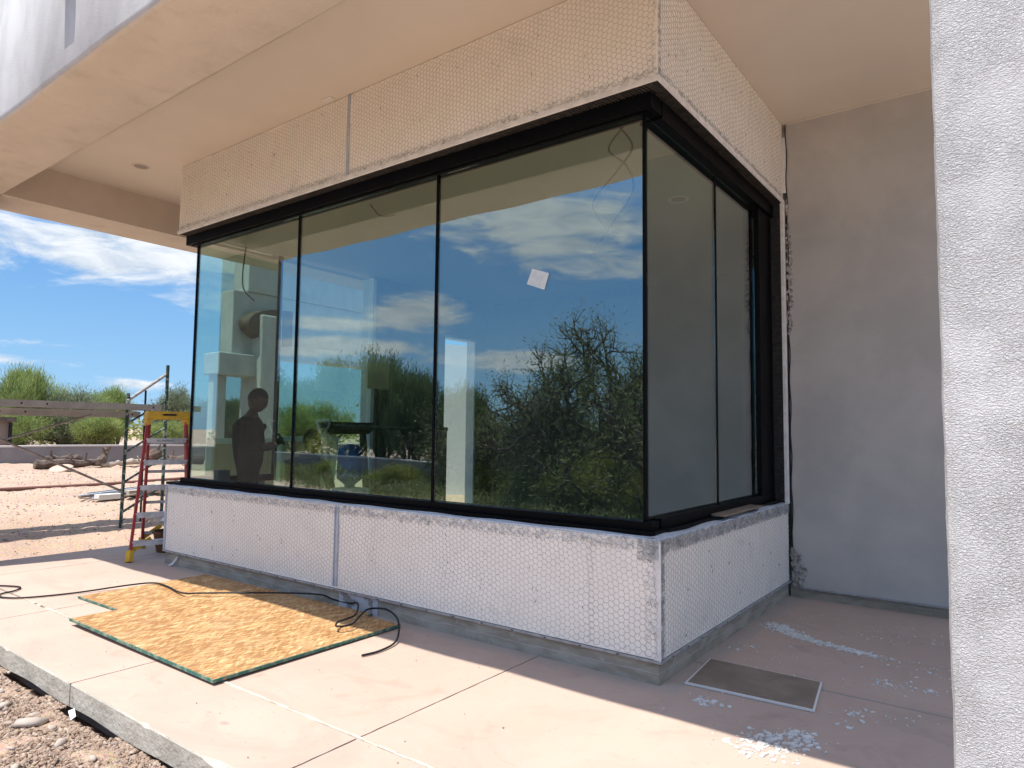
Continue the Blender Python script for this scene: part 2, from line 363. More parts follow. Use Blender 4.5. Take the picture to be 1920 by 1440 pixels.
def wires(P, Q, r, n=3):
    """prisms between arrays P,Q -> V,F"""
    P = np.asarray(P, float); Q = np.asarray(Q, float)
    d = Q-P; d /= np.maximum(np.linalg.norm(d, axis=1, keepdims=True), 1e-9)
    u = np.where(np.abs(d[:, 2:3]) > .9, np.array([[1., 0, 0]]), np.array([[0, 0, 1.]]))
    a = np.cross(d, u); a /= np.linalg.norm(a, axis=1, keepdims=True); b = np.cross(a, d)
    r = np.broadcast_to(np.asarray(r, float), (2, len(P))) if np.ndim(r) < 2 else r
    V = []
    for k, c in enumerate((P, Q)):
        for j in range(n):
            t = 2*math.pi*j/n; V.append(c+(a*math.cos(t)+b*math.sin(t))*r[k][:, None])
    V = np.stack(V, 1).reshape(-1, 3); base = np.arange(len(P))[:, None]*2*n
    F = np.concatenate([base+np.array([[j, (j+1) % n, n+(j+1) % n, n+j]]) for j in range(n)], 0)
    return V, F
def nhash(x, y, k=0.): return np.modf(np.abs(np.sin(x*127.1+y*311.7+k*74.7)*43758.5453))[0]-.5

# ------------------------------------------------------------------ dimensions
BL, BD = 5.92, 2.86                       # bay length (-x) and depth (+y)
ZB, ZT, ZH, ZC = .137, .857, 3.727, 4.51  # footing top, sill wall top, header bottom, patio ceiling
SOF = 4.07                                # beam soffit
YI, YO = -1.33, -1.99

def ground_z(x, y):
    x = np.asarray(x, float); y = np.asarray(y, float)
    t = np.clip((-7.3-x)/10.5, 0, 1.0); zl = -.035+.60*t**1.15
    s = np.clip((-1.9-y)/.5, 0, 1)
    zf = -.135-.03*np.clip((-2.4-y), 0, 12)
    near = np.clip((x+7.3)/1.2+1, 0, 1)          # 1 in front of slab, 0 to the left
    front = np.where(y < -1.9, zf, -.135)
    z = zl*(1-near)+near*np.minimum(front, -.10)
    lf = np.clip((-y-3)/9, 0, 1)
    z = z*(1-lf)+lf*(-.45+.06*np.clip(-x-10, 0, 20)/2)
    d = np.hypot(x, y)
    z = z + (.02*np.sin(x*1.7+y*.6)+.012*np.sin(x*4.1-y*3.3))*np.clip(d/6-1, 0, 1)
    return z

# ------------------------------------------------------------------ ground
def ground():
    def axis(lo, hi, c0, c1, fine):
        a = np.arange(c0, c1, fine); L = [c0]; R_ = [a[-1]]; st = fine
        l = []; x = c0
        while x > lo: st *= 1.18; x -= st; l.append(x)
        st = fine; h = []; x = a[-1]
        while x < hi: st *= 1.18; x += st; h.append(x)
        return np.array(l[::-1]+list(a)+h)
    X = axis(-600, 600, -19, 3, .09); Y = axis(-600, 600, -4.2, 6.5, .09)
    gx, gy = np.meshgrid(X, Y, indexing='ij'); Z = ground_z(gx, gy)
    near = ((gx > -20) & (gx < 4) & (gy > -6) & (gy < 7))
    Z = Z+np.where(near, nhash(gx, gy)*.022+.012*np.sin(gx*9+2*np.sin(gy*7))*np.sin(gy*8), 0)
    under = (gx > -7.35) & (gy > -2.135) & (gy < 9) & (gx < 6); Z = np.where(under, -.30, Z)
    V = np.stack([gx, gy, Z], -1).reshape(-1, 3); nx, ny = gx.shape
    i = (np.arange(nx-1)[:, None]*ny+np.arange(ny-1)[None, :]).ravel()
    F = np.stack([i, i+ny, i+ny+1, i+1], 1)
    o = link('ground', nmesh('ground', V, F, M['dirt'], True)); o['kind'] = 'structure'
ground()

def rock_mesh(V0, F0, pos, scl, name, m):
    """many deformed copies of a base rock in one mesh"""
    n = len(pos); nv = len(V0)
    ang = rng.uniform(0, 6.28, (n, 3)); A = np.tile(V0, (n, 1, 1))*(1+rng.uniform(-.28, .28, (n, nv, 1)))
    A = A*np.stack([scl*rng.uniform(.8, 1.5, n), scl*rng.uniform(.6, 1.1, n), scl*rng.uniform(.35, .75, n)], 1)[:, None, :]
    c, s = np.cos(ang), np.sin(ang)
    y = A[..., 1]*c[:, 0:1]*1-A[..., 2]*s[:, 0:1]*.4; z = A[..., 2]+A[..., 1]*s[:, 0:1]*.4
    x = A[..., 0]*c[:, 2:3]-y*s[:, 2:3]; y2 = A[..., 0]*s[:, 2:3]+y*c[:, 2:3]
    A = np.stack([x, y2, z], -1)+pos[:, None, :]
    F = (np.tile(F0, (n, 1, 1))+np.arange(n)[:, None, None]*nv).reshape(-1, 3)
    return nmesh(name, A.reshape(-1, 3), F, m)
bm = bmesh.new(); bmesh.ops.create_icosphere(bm, subdivisions=1, radius=.5)
IV = np.array([v.co[:] for v in bm.verts]); IF = np.array([[v.index for v in f.verts] for f in bm.faces]); bm.free()
OV = np.array([(1, 0, 0), (-1, 0, 0), (0, 1, 0), (0, -1, 0), (0, 0, 1), (0, 0, -1)])*.5
OF = np.array([(0, 2, 4), (2, 1, 4), (1, 3, 4), (3, 0, 4), (2, 0, 5), (1, 2, 5), (3, 1, 5), (0, 3, 5)])
def gravel():
    n = 48000
    x = rng.uniform(-4.6, -.9, n); y = -2.12-rng.uniform(0, 1, n)**1.3*1.2
    z = ground_z(x, y)-np.clip((y+2.17)*1.6, 0, .1)*(np.sin(x*6)+np.sin(x*15+1)*.6 < .4); p = np.stack([x, y, z+.004], 1); s = np.exp(rng.normal(-4.15, .5, n)).clip(.006, .06)
    o = link('gravel', rock_mesh(OV, OF, p, s, 'gravel', M['gravel'])); tag(o, kind='stuff'); o['label'] = 'pinkish crushed gravel beside the slab edge'
    n = 9000
    x = -7.4-rng.uniform(0, 1, n)**.8*9.5; y = rng.uniform(-3.2, 6.5, n)
    z = ground_z(x, y); p = np.stack([x, y, z+.004], 1); s = np.exp(rng.normal(-4.0, .4, n)).clip(.008, .045)
    o = link('gravel', rock_mesh(OV, OF, p, s, 'gravel', M['gravel'])); tag(o, kind='stuff'); o['label'] = 'tan gravel scattered over the yard'
    # picked out stones
    for k, (sx, sy, ss) in enumerate([(-2.62, -2.34, .13), (-2.4, -2.5, .05), (-3.05, -2.34, .08), (-2.25, -2.33, .07), (-2.05, -2.42, .06), (-2.95, -2.5, .07),
                                      (-2.75, -2.27, .06), (-2.5, -2.28, .06), (-3.3, -2.28, .07), (-1.95, -2.3, .06), (-1.72, -2.36, .05), (-2.15, -2.56, .06), (-3.55, -2.3, .06)]):
        me = rock_mesh(IV, IF, np.array([[0, 0, 0.]]), np.array([ss]), 'stone', M['stone'])
        o = link('stone', me); o.location = (sx, sy, float(ground_z(sx, sy))+ss*.18)
        if k == 0: tag(o, 'largest pale angular stone among the gravel beside the slab', 'stone')
        else: tag(o, 'small pale angular stone lying in the gravel along the slab edge', 'stone', 'small stones in the gravel')
gravel()

# ------------------------------------------------------------------ patio slab
slab = bpy.data.objects.new('patio_slab', None); COL.objects.link(slab); slab['kind'] = 'structure'
XS = [-7.42, -6.55, -4.66, -2.75, -.88, 1.60, 6.0]
YS = [-2.105, -1.545, .56, 2.98]
G = .005
def ragged_panel(x0, y0, x1, y1, front):
    """slab panel with a slightly worn outline"""
    mb = MB()
    nx = max(2, int((x1-x0)/.06)); ny = max(2, int((y1-y0)/.06)); ring = []
    for i in range(nx): ring.append((x0+(x1-x0)*i/nx, y0, 'f'))
    for i in range(ny): ring.append((x1, y0+(y1-y0)*i/ny, 's'))
    for i in range(nx): ring.append((x1-(x1-x0)*i/nx, y1, 's'))
    for i in range(ny): ring.append((x0, y1-(y1-y0)*i/ny, 's'))
    top, mid, bot = [], [], []
    cx, cy = (x0+x1)/2, (y0+y1)/2
    for (x, y, k) in ring:
        j = .0022
        ex = .012 if (k == 'f' and front) else 0
        chip = 0
        if k == 'f' and front and rnd.random() < .06: chip = rnd.uniform(.006, .02)
        if k == 'f' and front and x > -1.3 and x < -.95: chip = rnd.uniform(.0, .035)
        dx, dy = rnd.uniform(-j, j), rnd.uniform(-j, j)
        top.append((x+dx, y+dy+ex*.5+chip, 0)); mid.append((x+dx*.5, y-(0 if k == 'f' else 0)+dy*.3, -.008-chip*.7)); bot.append((x, y, -.128+.006*math.sin(x*7)))
    n = len(ring); mb.add(top+mid+bot, [])
    mb.f.append(tuple(range(n))); mb.m.append(0)
    for i in range(n):
        k = (i+1) % n
        mb.f.append((i, n+i, n+k, k)); mb.m.append(0 if not front else (0 if ring[i][2] != 'f' else 1))
        mb.f.append((n+i, 2*n+i, 2*n+k, n+k)); mb.m.append(1)
    return mb.build('slab_panel', [M['slab_top'], M['slab_side']], slab)
for j in range(3):
    for i in range(6):
        x0, x1, y0, y1 = XS[i]+G, XS[i+1]-G, YS[j]+G*(j != 0), YS[j+1]-G
        if j == 1: y0 += .012
        if j == 2 and x0 < -.9: continue
        if j == 1 and x0 < -1.0: y1 = .56
        ragged_panel(x0, y0, x1, y1, j == 0)
box('joint_bed', (-7.40, -2.06, -.2), (5.9, 2.9, -.012), M['dirt_line'], slab)
mb = MB()
x = -5.3; 
while x < 3:
    L = rnd.uniform(.04, .12)
    if not (-5.0 < x < -4.8 and rnd.random() < .5):
        wv = rnd.uniform(.006, .0105); yy = -1.541+rnd.uniform(-.002, .002)
        mb.box((x, yy-wv, -.02), (x+L+.002, yy+wv, .003+rnd.uniform(0, .002)))
    x += L
mb.build('joint_sealant', M['caulk'], slab)
mb = MB()
x = .78
while x < 3:
    L = rnd.uniform(.05, .12); mb.box((x, .553-rnd.uniform(.005, .008), -.02), (x+L, .553+rnd.uniform(.005, .008), .003)); x += L
mb.build('joint_sealant', mat('sealant_dim', (.36, .31, .28), .9), slab)

# ------------------------------------------------------------------ patio roof, pillars, walls
roof = thing('patio_roof', 'smooth stucco porch roof with deep front beam over the corner window', 'porch roof')
def big(name, a, b, m, par, bev=.035, cuts=0):
    o = box(name, a, b, m, par, 0)
    if bev:
        bv = o.modifiers.new('bevel', 'BEVEL'); bv.width = bev; bv.segments = 4
        for p in o.data.polygons: p.use_smooth = True
        o.modifiers.new('wn', 'WEIGHTED_NORMAL')
    return o
def wavy_beam(name, x0, x1, mats, par):
    """front beam as a grid prism whose lower arris wanders a little"""
    n = 90; prof = [(YI, ZC+.3), (YI, SOF+.004), (YI-.02, SOF), (YO+.045, SOF), (YO+.015, SOF+.014), (YO, SOF+.05), (YO, 6.6), (YI, 6.6)]
    mb = MB(); k = len(prof)
    for i in range(n+1):
        x = x0+(x1-x0)*i/n
        for q, (y, z) in enumerate(prof):
            a = .006*math.sin(x*2.1+q)+.004*math.sin(x*5.7+q*.5) if 2 <= q <= 5 else 0
            mb.v.append((x, y+a*(q in (3, 4, 5)), z+a*.9*(q in (2, 3, 4, 5))))
    for i in range(n):
        for q in range(k-1):
            mb.f.append((i*k+q, i*k+q+1, (i+1)*k+q+1, (i+1)*k+q)); mb.m.append({0: 2, 1: 1, 2: 1, 3: 1}.get(q, 0))
    mb.f.append(tuple(range(k))); mb.m.append(0); mb.f.append(tuple(range(n*k+k-1, n*k-1, -1))); mb.m.append(0)
    o = mb.build(name, mats, par); 
    for p in o.data.polygons: p.use_smooth = p.material_index != 2 and abs(p.normal.x) < .9
    return o
wavy_beam('front_beam', -7.88, 2.5, [M['stucco_grey'], M['soffit'], M['beam_inner']], roof)
mb = MB()
mb.box((-7.88, YI+.002, SOF), (-7.22, 9, 6.6)); side = mb.build('side_beam', [M['beam_inner'], M['soffit']], roof)
for p in side.data.polygons:
    if p.normal.z < -.5: p.material_index = 1
box('patio_ceiling', (-7.22, YI, ZC), (2.5, BD+.3, ZC+.25), M['ceiling'], roof)
box('roof_deck', (-7.6, -1.6, 6.2), (2.5, 10, 6.45), M['stucco_grey'], roof)
# thin trim line where ceiling meets side beam and wall
box('ceiling_trim', (-7.22, YI, ZC-.012), (-7.205, 9, ZC-.001), M['ceiling'], roof)
# recessed lights
def downlight(x, y, lab, ZC=ZC):
    mb = MB(); n = 32; ring = lambda r, z: [(x+r*math.cos(6.2832*i/n), y+r*math.sin(6.2832*i/n), z) for i in range(n)]
    mb.add(ring(.10, ZC-.001)+ring(.098, ZC-.007)+ring(.078, ZC-.006)+ring(.072, ZC-.0015), [(a*n+i, a*n+(i+1) % n, (a+1)*n+(i+1) % n, (a+1)*n+i) for a in range(3) for i in range(n)])
    t = thing('recessed_light', lab, 'ceiling light', (0, 0, 0))
    mb.build('trim_ring', M['ceiling'], t, smooth=True)
    MB().add(ring(.076, ZC-.003), [tuple(range(n))]).build('lens', M['light_lens'], t)
downlight(-6.28, -.29, 'unlit round recessed light in porch ceiling left of the stucco header')
downlight(-.79, 2.2, 'unlit round light in the room ceiling behind the side glass', 3.742)
# downspout-like scupper whose shadow falls on the fascia
sc = thing('roof_scupper', 'metal roof spout projecting from fascia above the frame', 'roof spout', (-3.63, YO, 4.9))
MB().box((-.16, -.20, -.15), (.01, .0, -.135)).box((-.16, -.20, -.1345), (-.148, .0, .03)).box((-.002, -.20, -.1345), (.01, .0, .03)).split('spout_side', M['galv'], sc)

pil = thing('stucco_pillar', 'pale coarse sunlit stucco pillar filling the right edge', 'pillar')
def pillar_front():
    x0, x1 = 1.612, 2.5
    mb = MB(); n = 160
    prof = [(x0+.002, YI), (x0, YO+.035), (x0+.006, YO+.012), (x0+.02, YO+.001), (x0+.04, YO), (x1, YO), (x1, YI)]
    k = len(prof)
    for i in range(n+1):
        z = -.02+(SOF+.02)*i/n
        for q, (x, y) in enumerate(prof):
            a = (.0007*math.sin(z*23)+rnd.uniform(-.0008, .0008)) if q in (1, 2, 3) else 0
            mb.v.append((x+a, y, z))
    for i in range(n):
        for q in range(k):
            mb.f.append((i*k+q, i*k+(q+1) % k, (i+1)*k+(q+1) % k, (i+1)*k+q)); mb.m.append(0)
    mb.build('stucco_face', M['stucco_coarse'], pil, smooth=False)
pillar_front()
colm = thing('corner_column', 'square grey stucco column under left end of porch beam, seen mirrored in glass', 'column')
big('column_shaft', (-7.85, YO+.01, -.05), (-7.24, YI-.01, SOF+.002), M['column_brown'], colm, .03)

wl = thing('patio_wall', 'smooth shaded grey stucco wall to the right of the bay', 'wall')
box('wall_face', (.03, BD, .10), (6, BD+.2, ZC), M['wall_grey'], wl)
box('wall_footing', (.0, BD+.03, -.02), (6, BD+.2, .10), M['footing'], wl)
box('weep_screed', (.05, BD-.012, .088), (6, BD+.03, .098), M['screed'], wl)
box('ceiling_trim', (0.05, BD-.012, ZC-.012), (6, BD-.001, ZC-.003), M['ceiling'], wl)
# broken stucco edge
mb = MB()
def crumb(zlo, zhi, n, wid, dep, smin=.01, smax=.03):
    for _ in range(n):
        z = rnd.uniform(zlo, zhi); s = rnd.uniform(smin, smax); t = (z-zlo)/(zhi-zlo)
        x = .03+rnd.uniform(-.01, wid*math.sin(math.pi*min(1, t+.1))**.5 if t < .9 else .01); y = BD-rnd.uniform(0, dep)
        V = IV*np.array([s, s*.6, s*1.6])*(1+rng.uniform(-.3, .3, (len(IV), 1)))+np.array([x, y, z])
        mb.add([tuple(v) for v in V], [tuple(f) for f in IF])
crumb(2.45, 3.75, 120, .045, .012); crumb(.12, .45, 60, .12, .03, .015, .045)
mb.build('broken_stucco_edge', mat('broken', (.20, .185, .165), .95, (.42, .40, .37), 30), wl)['kind'] = 'stuff'
mb = MB(); pts = [(.035+.006*math.sin(i*1.3), BD-.006, .2+i*.1) for i in range(44)]
mb.tube(pts, .006, 4).build('crack_gap', M['rough_black'], wl)

# ------------------------------------------------------------------ bay base and header
def net(u0, u1, v0, v1, fn, a=.036, b=.039, r=.0011, jit=.0025, skip=()):
    """hexagonal netting; fn maps (u,v,off) -> xyz"""
    s = a/1.5; ci = np.arange(int((u1-u0)/a)+1); rj = np.arange(int((v1-v0)/b)+1)
    I, J = np.meshgrid(ci, rj, indexing='ij'); cu = u0+I*a; cv = v0+(J+.5*(I % 2))*b
    E = []
    for (p, q) in (((-s/2, b/2), (s/2, b/2)), ((s/2, b/2), (s, 0)), ((s, 0), (s/2, -b/2))):
        E.append((cu+p[0], cv+p[1], cu+q[0], cv+q[1]))
    A = np.concatenate([np.stack([e.ravel() for e in q], 1) for q in E])
    def J_(u, v):
        ku, kv = np.round(u*500), np.round(v*500)
        return u+nhash(ku, kv)*jit*2+.009*np.sin(v*6+u*1.1)+.005*np.sin(v*17+u*4), v+nhash(kv, ku, 2)*jit*2+.010*np.sin(u*3.1)+.005*np.sin(u*11+v*3)+.003*np.sin(u*29), .007+.004*nhash(ku, kv, 5)+.004*np.sin(u*5)*np.sin(v*7+u)
    pu, pv, po = J_(A[:, 0], A[:, 1]); qu, qv, qo = J_(A[:, 2], A[:, 3])
    ok = (pv > v0) & (pv < v1) & (qv > v0) & (qv < v1) & (pu > u0) & (pu < u1) & (qu > u0) & (qu < u1)
    for lo, hi in skip: ok &= ~((pu > lo) & (pu < hi)) & ~((qu > lo) & (qu < hi))
    P = fn(pu, pv, po)[ok]; Q = fn(qu, qv, qo)[ok]
    return wires(P, Q, r)
FR = lambda u, v, o: np.stack([u, -o, v], -1)          # front face, u = x
SI = lambda u, v, o: np.stack([o, u, v], -1)           # side face, u = y
LF = lambda u, v, o: np.stack([-BL-o, u, v], -1)
def scribble(u0, u1, v0, v1, fn, n, r=.0011, L=.03, vert=False):
    u = rng.uniform(u0, u1, n); v = rng.uniform(v0, v1, n); an = rng.choice([.6, -.6, 2.2], n)+rng.normal(0, .35, n)
    if vert: an = rng.normal(0, .2, n)
    l = L*rng.uniform(.4, 1.1, n)
    P = fn(u, v, rng.uniform(.003, .014, n)); Q = fn(np.clip(u+l*np.cos(an), u0, u1), np.clip(v+l*np.sin(an), v0-.005, v1+.003), rng.uniform(.003, .014, n))
    return wires(P, Q, r)
def joinw(lst):
    V = []; F = []; k = 0
    for v, f in lst: V.append(v); F.append(f+k); k += len(v)
    return np.concatenate(V), np.concatenate(F)
def netobj(name, lst, m, par):
    V, F = joinw(lst); o = link(name, nmesh(name, V, F, m), par); o['kind'] = 'stuff'; return o

def foam_block(name, z0, z1, par):
    # front slab, right return and left return, butted
    mb = MB(); mb.box((-BL, 0, z0), (0, .05, z1)); mb.build(name, M['foam'], par, .004)
    MB().box((-.05, .0505, z0), (0, BD-.01, z1)).build(name, M['foam'], par, .004)
    MB().box((-BL, .0505, z0), (-BL+.05, 1.2, z1)).build(name, M['foam'], par, .004)
base = thing('bay_sill_wall', 'low white foam wall wrapped in hex wire netting under the window', 'wall')
foam_block('foam_sheathing', ZB+.012, ZT, base)
netobj('hex_netting', [net(-BL+.01, -.005, ZB+.015, ZT-.012, FR, skip=((-3.0, -2.955),)), net(.01, BD-.02, ZB+.015, ZT-.012, SI), net(.01, 1.2, ZB+.015, ZT-.012, LF)], M['wire'], base)
netobj('lath_strip', [scribble(-BL, 0, ZT-.075, ZT-.002, FR, 2600), scribble(0, BD-.02, ZT-.085, ZT-.002, SI, 2600, .0014), scribble(0.002, .055, ZB+.02, ZT, SI, 500, .0013, .03, True),
                      scribble(-.10, -.02, ZB+.02, ZT, FR, 130), scribble(-.14, 0, ZT-.13, ZT, FR, 160, .0014),
                      scribble(-BL, 0, ZB+.03, ZT, FR, 60, .0012, .03)], M['lath'], base)
mb = MB()
for (x0, x1) in ((-BL+.004, -3.0), (-2.955, -.02)): pass
MB().box((-2.993, -.006, ZB+.03), (-2.962, -.0005, ZT-.02)).box((-3.004, -.014, ZB+.03), (-2.994, -.0005, ZT-.02)).box((-2.961, -.014, ZB+.03), (-2.951, -.0005, ZT-.02)).split('control_joint', M['galv'], base)
MB().box((-BL-.012, -.012, ZB+.01), (-BL+.018, -.0006, ZT)).box((-BL-.012, -.0005, ZB+.01), (-BL-.0006, .03, ZT)).split('corner_bead', M['galv'], base)
MB().tube([(.004, -.004, ZB+.01), (.004, -.004, ZT-.02)], .007, 8).build('corner_bead', M['bead'], base)
MB().box((-.035, -.0035, ZB+.012), (-.004, -.0006, ZT-.03)).build('corner_bead', M['bead'], base)
MB().box((-BL-.014, -.016, ZB-.002), (.016, -.001, ZB+.011)).box((.001, -.0005, ZB-.002), (.016, BD-.005, ZB+.011)).split('weep_screed', M['screed'], base)
mb = MB()
for i in range(21): x = -.28-i*.27; mb.box((x, -.0175, ZB+.001), (x+.016, -.0162, ZB+.008))
for i in range(11): y = .15+i*.24; mb.box((.0162, y, ZB+.001), (.0175, y+.016, ZB+.008))
mb.build('screed_holes', M['rough_black'], base)['kind'] = 'stuff'
# ledge lath folded over the top
mb = MB(); n = 200
for i in range(n+1):
    x = -BL+.02+(BL-.02)*i/n; w1 = .045+.008*math.sin(x*5)+.005*math.sin(x*13)
    mb.v += [(x, -.004, ZT-.006), (x, -.002, ZT+.005+.002*math.sin(x*17)), (x, w1, ZT+.012+.003*math.sin(x*9)), (x, .11, ZT+.004)]
for i in range(n):
    for q in range(3): mb.f.append((i*4+q, i*4+4+q, i*4+5+q, i*4+1+q)); mb.m.append(0)
mb.build('folded_lath', mat('ledge', (.55, .60, .66), .6, (.70, .74, .78), 60, .8, 150, .01, stretch=(3, .3, 1), metal=.2), base)
mb = MB(); n = 100
for i in range(n+1):
    y = .0+BD*.985*i/n
    mb.v += [(.004, y, ZT-.006), (.002, y, ZT+.005+.004*math.sin(y*17)), (-.045-.012*math.sin(y*6), y, ZT+.012+.006*math.sin(y*9)), (-.11, y, ZT+.004)]
for i in range(n):
    for q in range(3): mb.f.append((i*4+q, i*4+1+q, i*4+5+q, i*4+4+q)); mb.m.append(0)
mb.build('folded_lath', bpy.data.materials['ledge'], base)
foot_ = thing('bay_footing', 'bare grey concrete footing strip below the white bay wall', 'footing')
MB().box((-BL+.012, .012, -.05), (-.012, .3, ZB)).split('concrete_front', M['footing'], foot_)
MB().box((-.3, .3, -.05), (-.012, BD, ZB)).build('concrete_side', M['footing'], foot_)
box('concrete_side', (-BL+.012, .3, -.05), (-BL+.3, 1.2, ZB), M['footing'], foot_)
MB().box((-2.93, .004, .0), (-2.45, .012, ZB-.005)).build('repair_patch', mat('patch', (.42, .42, .44), .9, (.2, .19, .17), 8, lo=.5, hi=.6), foot_)
# wire stub on footing
MB().tube([(-5.62, .0, .10), (-5.66, -.03, .03), (-5.7, -.05, .01)], .012, 6).build('bent_flashing', M['bead'], foot_)

def staples(z0, z1, par):
    mb = MB()
    for k in range(46):
        x = -rnd.uniform(.1, BL-.1); x = round(x/.40)*.40-.12+rnd.uniform(-.05, .05); z = rnd.uniform(z0+.04, z1-.05); a = rnd.uniform(-.5, .5)
        if x < -BL+.03: continue
        L = rnd.uniform(.005, .014); mb.bar((x-math.sin(a)*L, -.010, z-math.cos(a)*L), (x+math.sin(a)*L, -.014, z+math.cos(a)*L), .0022, .002)
    for k in range(12):
        y = rnd.uniform(.1, BD-.1); z = rnd.uniform(z0+.04, z1-.05); L = .008
        mb.bar((.010, y, z-L), (.014, y+rnd.uniform(-.01, .01), z+L), .003, .003)
    mb.build('staples', M['staple'], par)['kind'] = 'stuff'
staples(ZB, ZT, base)
netobj('netting_overlap', [net(-.50, -.44, ZB+.02, ZT-.03, FR, a=.034, b=.0385, r=.0008)], M['wire'], base)
head = thing('bay_header_wall', 'cream foam header band wrapped in hex netting above the window', 'wall')
foam_block('foam_sheathing', ZH+.002, ZC-.004, head)
netobj('hex_netting', [net(-BL+.01, -.004, ZH+.03, ZC-.01, FR, skip=((-2.99, -2.95),), r=.0012), net(.01, BD-.02, ZH+.03, ZC-.01, SI, r=.0012), net(.01, 1.2, ZH+.02, ZC-.01, LF)], M['wire'], head)
netobj('lath_strip', [scribble(-BL, 0, ZH+.028, ZH+.075, FR, 1300), scribble(0, BD-.02, ZH+.028, ZH+.07, SI, 700), scribble(0, .03, ZH, ZC, SI, 260, .0013), scribble(-.06, 0, ZH, ZC, FR, 60, .0012, .035)], M['lath'], head)
staples(ZH, ZC, head)
def bead_strip(fn, u0, u1, z0, z1, par):
    n = 120; mb = MB()
    for i in range(n+1):
        u = u0+(u1-u0)*i/n; j = .002*math.sin(u*21)+rnd.uniform(-.0012, .0012)
        for (o, z) in ((.0006, z1+j), (.011, z1-.004+j), (.012, z0-.002+j), (.0006, z0-.008)):
            mb.v.append(tuple(float(c) for c in fn(np.float64(u), np.float64(z), np.float64(o))))
    for i in range(n):
        for q in range(3): mb.f.append((i*4+q, i*4+1+q, i*4+5+q, i*4+4+q)); mb.m.append(0)
    mb.build('corner_bead', M['bead'], par)
bead_strip(FR, -BL-.01, .012, ZH, ZH+.030, head); bead_strip(SI, -.012, BD-.01, ZH, ZH+.034, head)
MB().box((-2.985, -.012, ZH+.04), (-2.955, -.0005, ZC-.006)).split('control_joint', M['galv'], head)
# dark lath underside with ribs
MB().box((-BL+.02, .0, ZH-.012), (-.0, .15, ZH+.0015)).box((-.15, .1505, ZH-.012), (0, BD-.01, ZH+.0015)).split('soffit_felt', M['felt'], head)
mb = MB()
for i in range(230):
    x = -BL+.05+i*.0254; s_ = rnd.uniform(-.006, .006)
    if x < -.05: mb.bar((x, .002, ZH-.013), (x+.03+s_, .10, ZH-.020+rnd.uniform(-.004, .004)), .003, .004)
for i in range(100):
    y = .1+i*.027
    if y < BD-.1: mb.bar((-.002, y, ZH-.013), (-.09, y+.03, ZH-.02), .003, .004)
mb.build('rib_lath', M['lath_dark'], head)['kind'] = 'stuff'

# ------------------------------------------------------------------ bay window
bay = thing('bay_window', 'large black framed frameless-corner window with green reflective glass', 'window')
GT, GB = 3.605, .943
GX, GY = -.15, .15
f = M['black']
MB().box((-BL+.03, .075, GT), (GX+.07, .24, ZH-.013)).box((-BL+.10, .11, GT-.012), (GX+.02, .20, GT-.0002)).split('head_frame', f, bay)
MB().box((GX-.09, .2405, GT-.02), (GX+.075, BD-.08, ZH-.013)).split('head_frame', f, bay)
MB().box((-BL-.14, .055, ZT+.006), (GX+.095, .24, ZT+.035)).box((-BL+.08, .10, ZT+.0355), (GX+.05, .22, GB)).split('sill_frame', f, bay)
MB().box((GX-.09, .2405, ZT+.006), (GX+.10, BD-.08, ZT+.035)).box((GX-.07, .2405, ZT+.0355), (GX+.055, BD-.08, GB+.012)).split('sill_frame', f, bay)
MB().box((GX-.09, 2.40, ZT+.03), (GX+.05, BD-.085, ZH-.012)).build('jamb', f, bay)
MB().box((-.28, BD-.08, ZT), (-.012, BD-.002, ZH-.013)).build('felt_return', M['felt'], bay)
MB().box((-.0115, BD-.075, ZT), (.014, BD-.004, ZH+.02)).split('corner_bead', M['bead'], bay)
XL = -5.77
MB().box((XL+.022, .135, GB-.001), (XL+.046, .165, GT)).build('corner_post', f, bay)
for mx in (-3.845, -2.0): box('mullion', (mx-.011, .135, GB-.001), (mx+.011, .165, GT-.013), f, bay)
box('corner_post', (GX-.023, .140, GB-.001), (GX-.001, .163, GT-.013), f, bay)
box('mullion', (GX-.012, 1.388, GB+.011), (GX+.010, 1.412, GT-.021), f, bay)
gm = M['glass']
for x0, x1 in ((XL+.047, -3.857), (-3.833, -2.012), (-1.988, GX-.024)):
    box('glass_pane', (x0, GY-.004, GB+.001), (x1, GY+.004, GT-.013), gm, bay)
for y0, y1 in ((.165, 1.387), (1.413, 2.399)):
    box('glass_pane', (GX-.004, y0, GB+.012), (GX+.004, y1, GT-.021), gm, bay)
# left side pane and its patio-side window
box('glass_pane', (XL-.004, .19, GB), (XL+.004, 1.25, GT), gm, bay)
box('sill_frame', (XL-.04, .245, ZT+.006), (XL+.04, 1.25, GB-.001), f, bay)
# small debris board on the sill, sticker
o = MB().box((-.135, 1.12, ZT+.036), (.012, 2.02, ZT+.050)).build('sill_board', [M['board_brown']], None); tag(o, 'thin offcut of brown board lying on the side window ledge', 'board offcut')
st = MB(); cx, cz = -1.0, 2.607
st.add([(cx-.052, GY-.006, cz+.08), (cx+.095, GY-.006, cz+.028), (cx+.055, GY-.006, cz-.088), (cx-.10, GY-.006, cz-.028),
        (cx-.052, GY-.0045, cz+.08), (cx+.095, GY-.0045, cz+.028), (cx+.055, GY-.0045, cz-.088), (cx-.10, GY-.0045, cz-.028)],
       [(0, 3, 2, 1), (4, 5, 6, 7), (0, 1, 5, 4), (1, 2, 6, 5), (2, 3, 7, 6), (3, 0, 4, 7)])
tag(st.build('glass_sticker', M['paper']), 'tilted square white sticker on the largest glass pane', 'sticker')

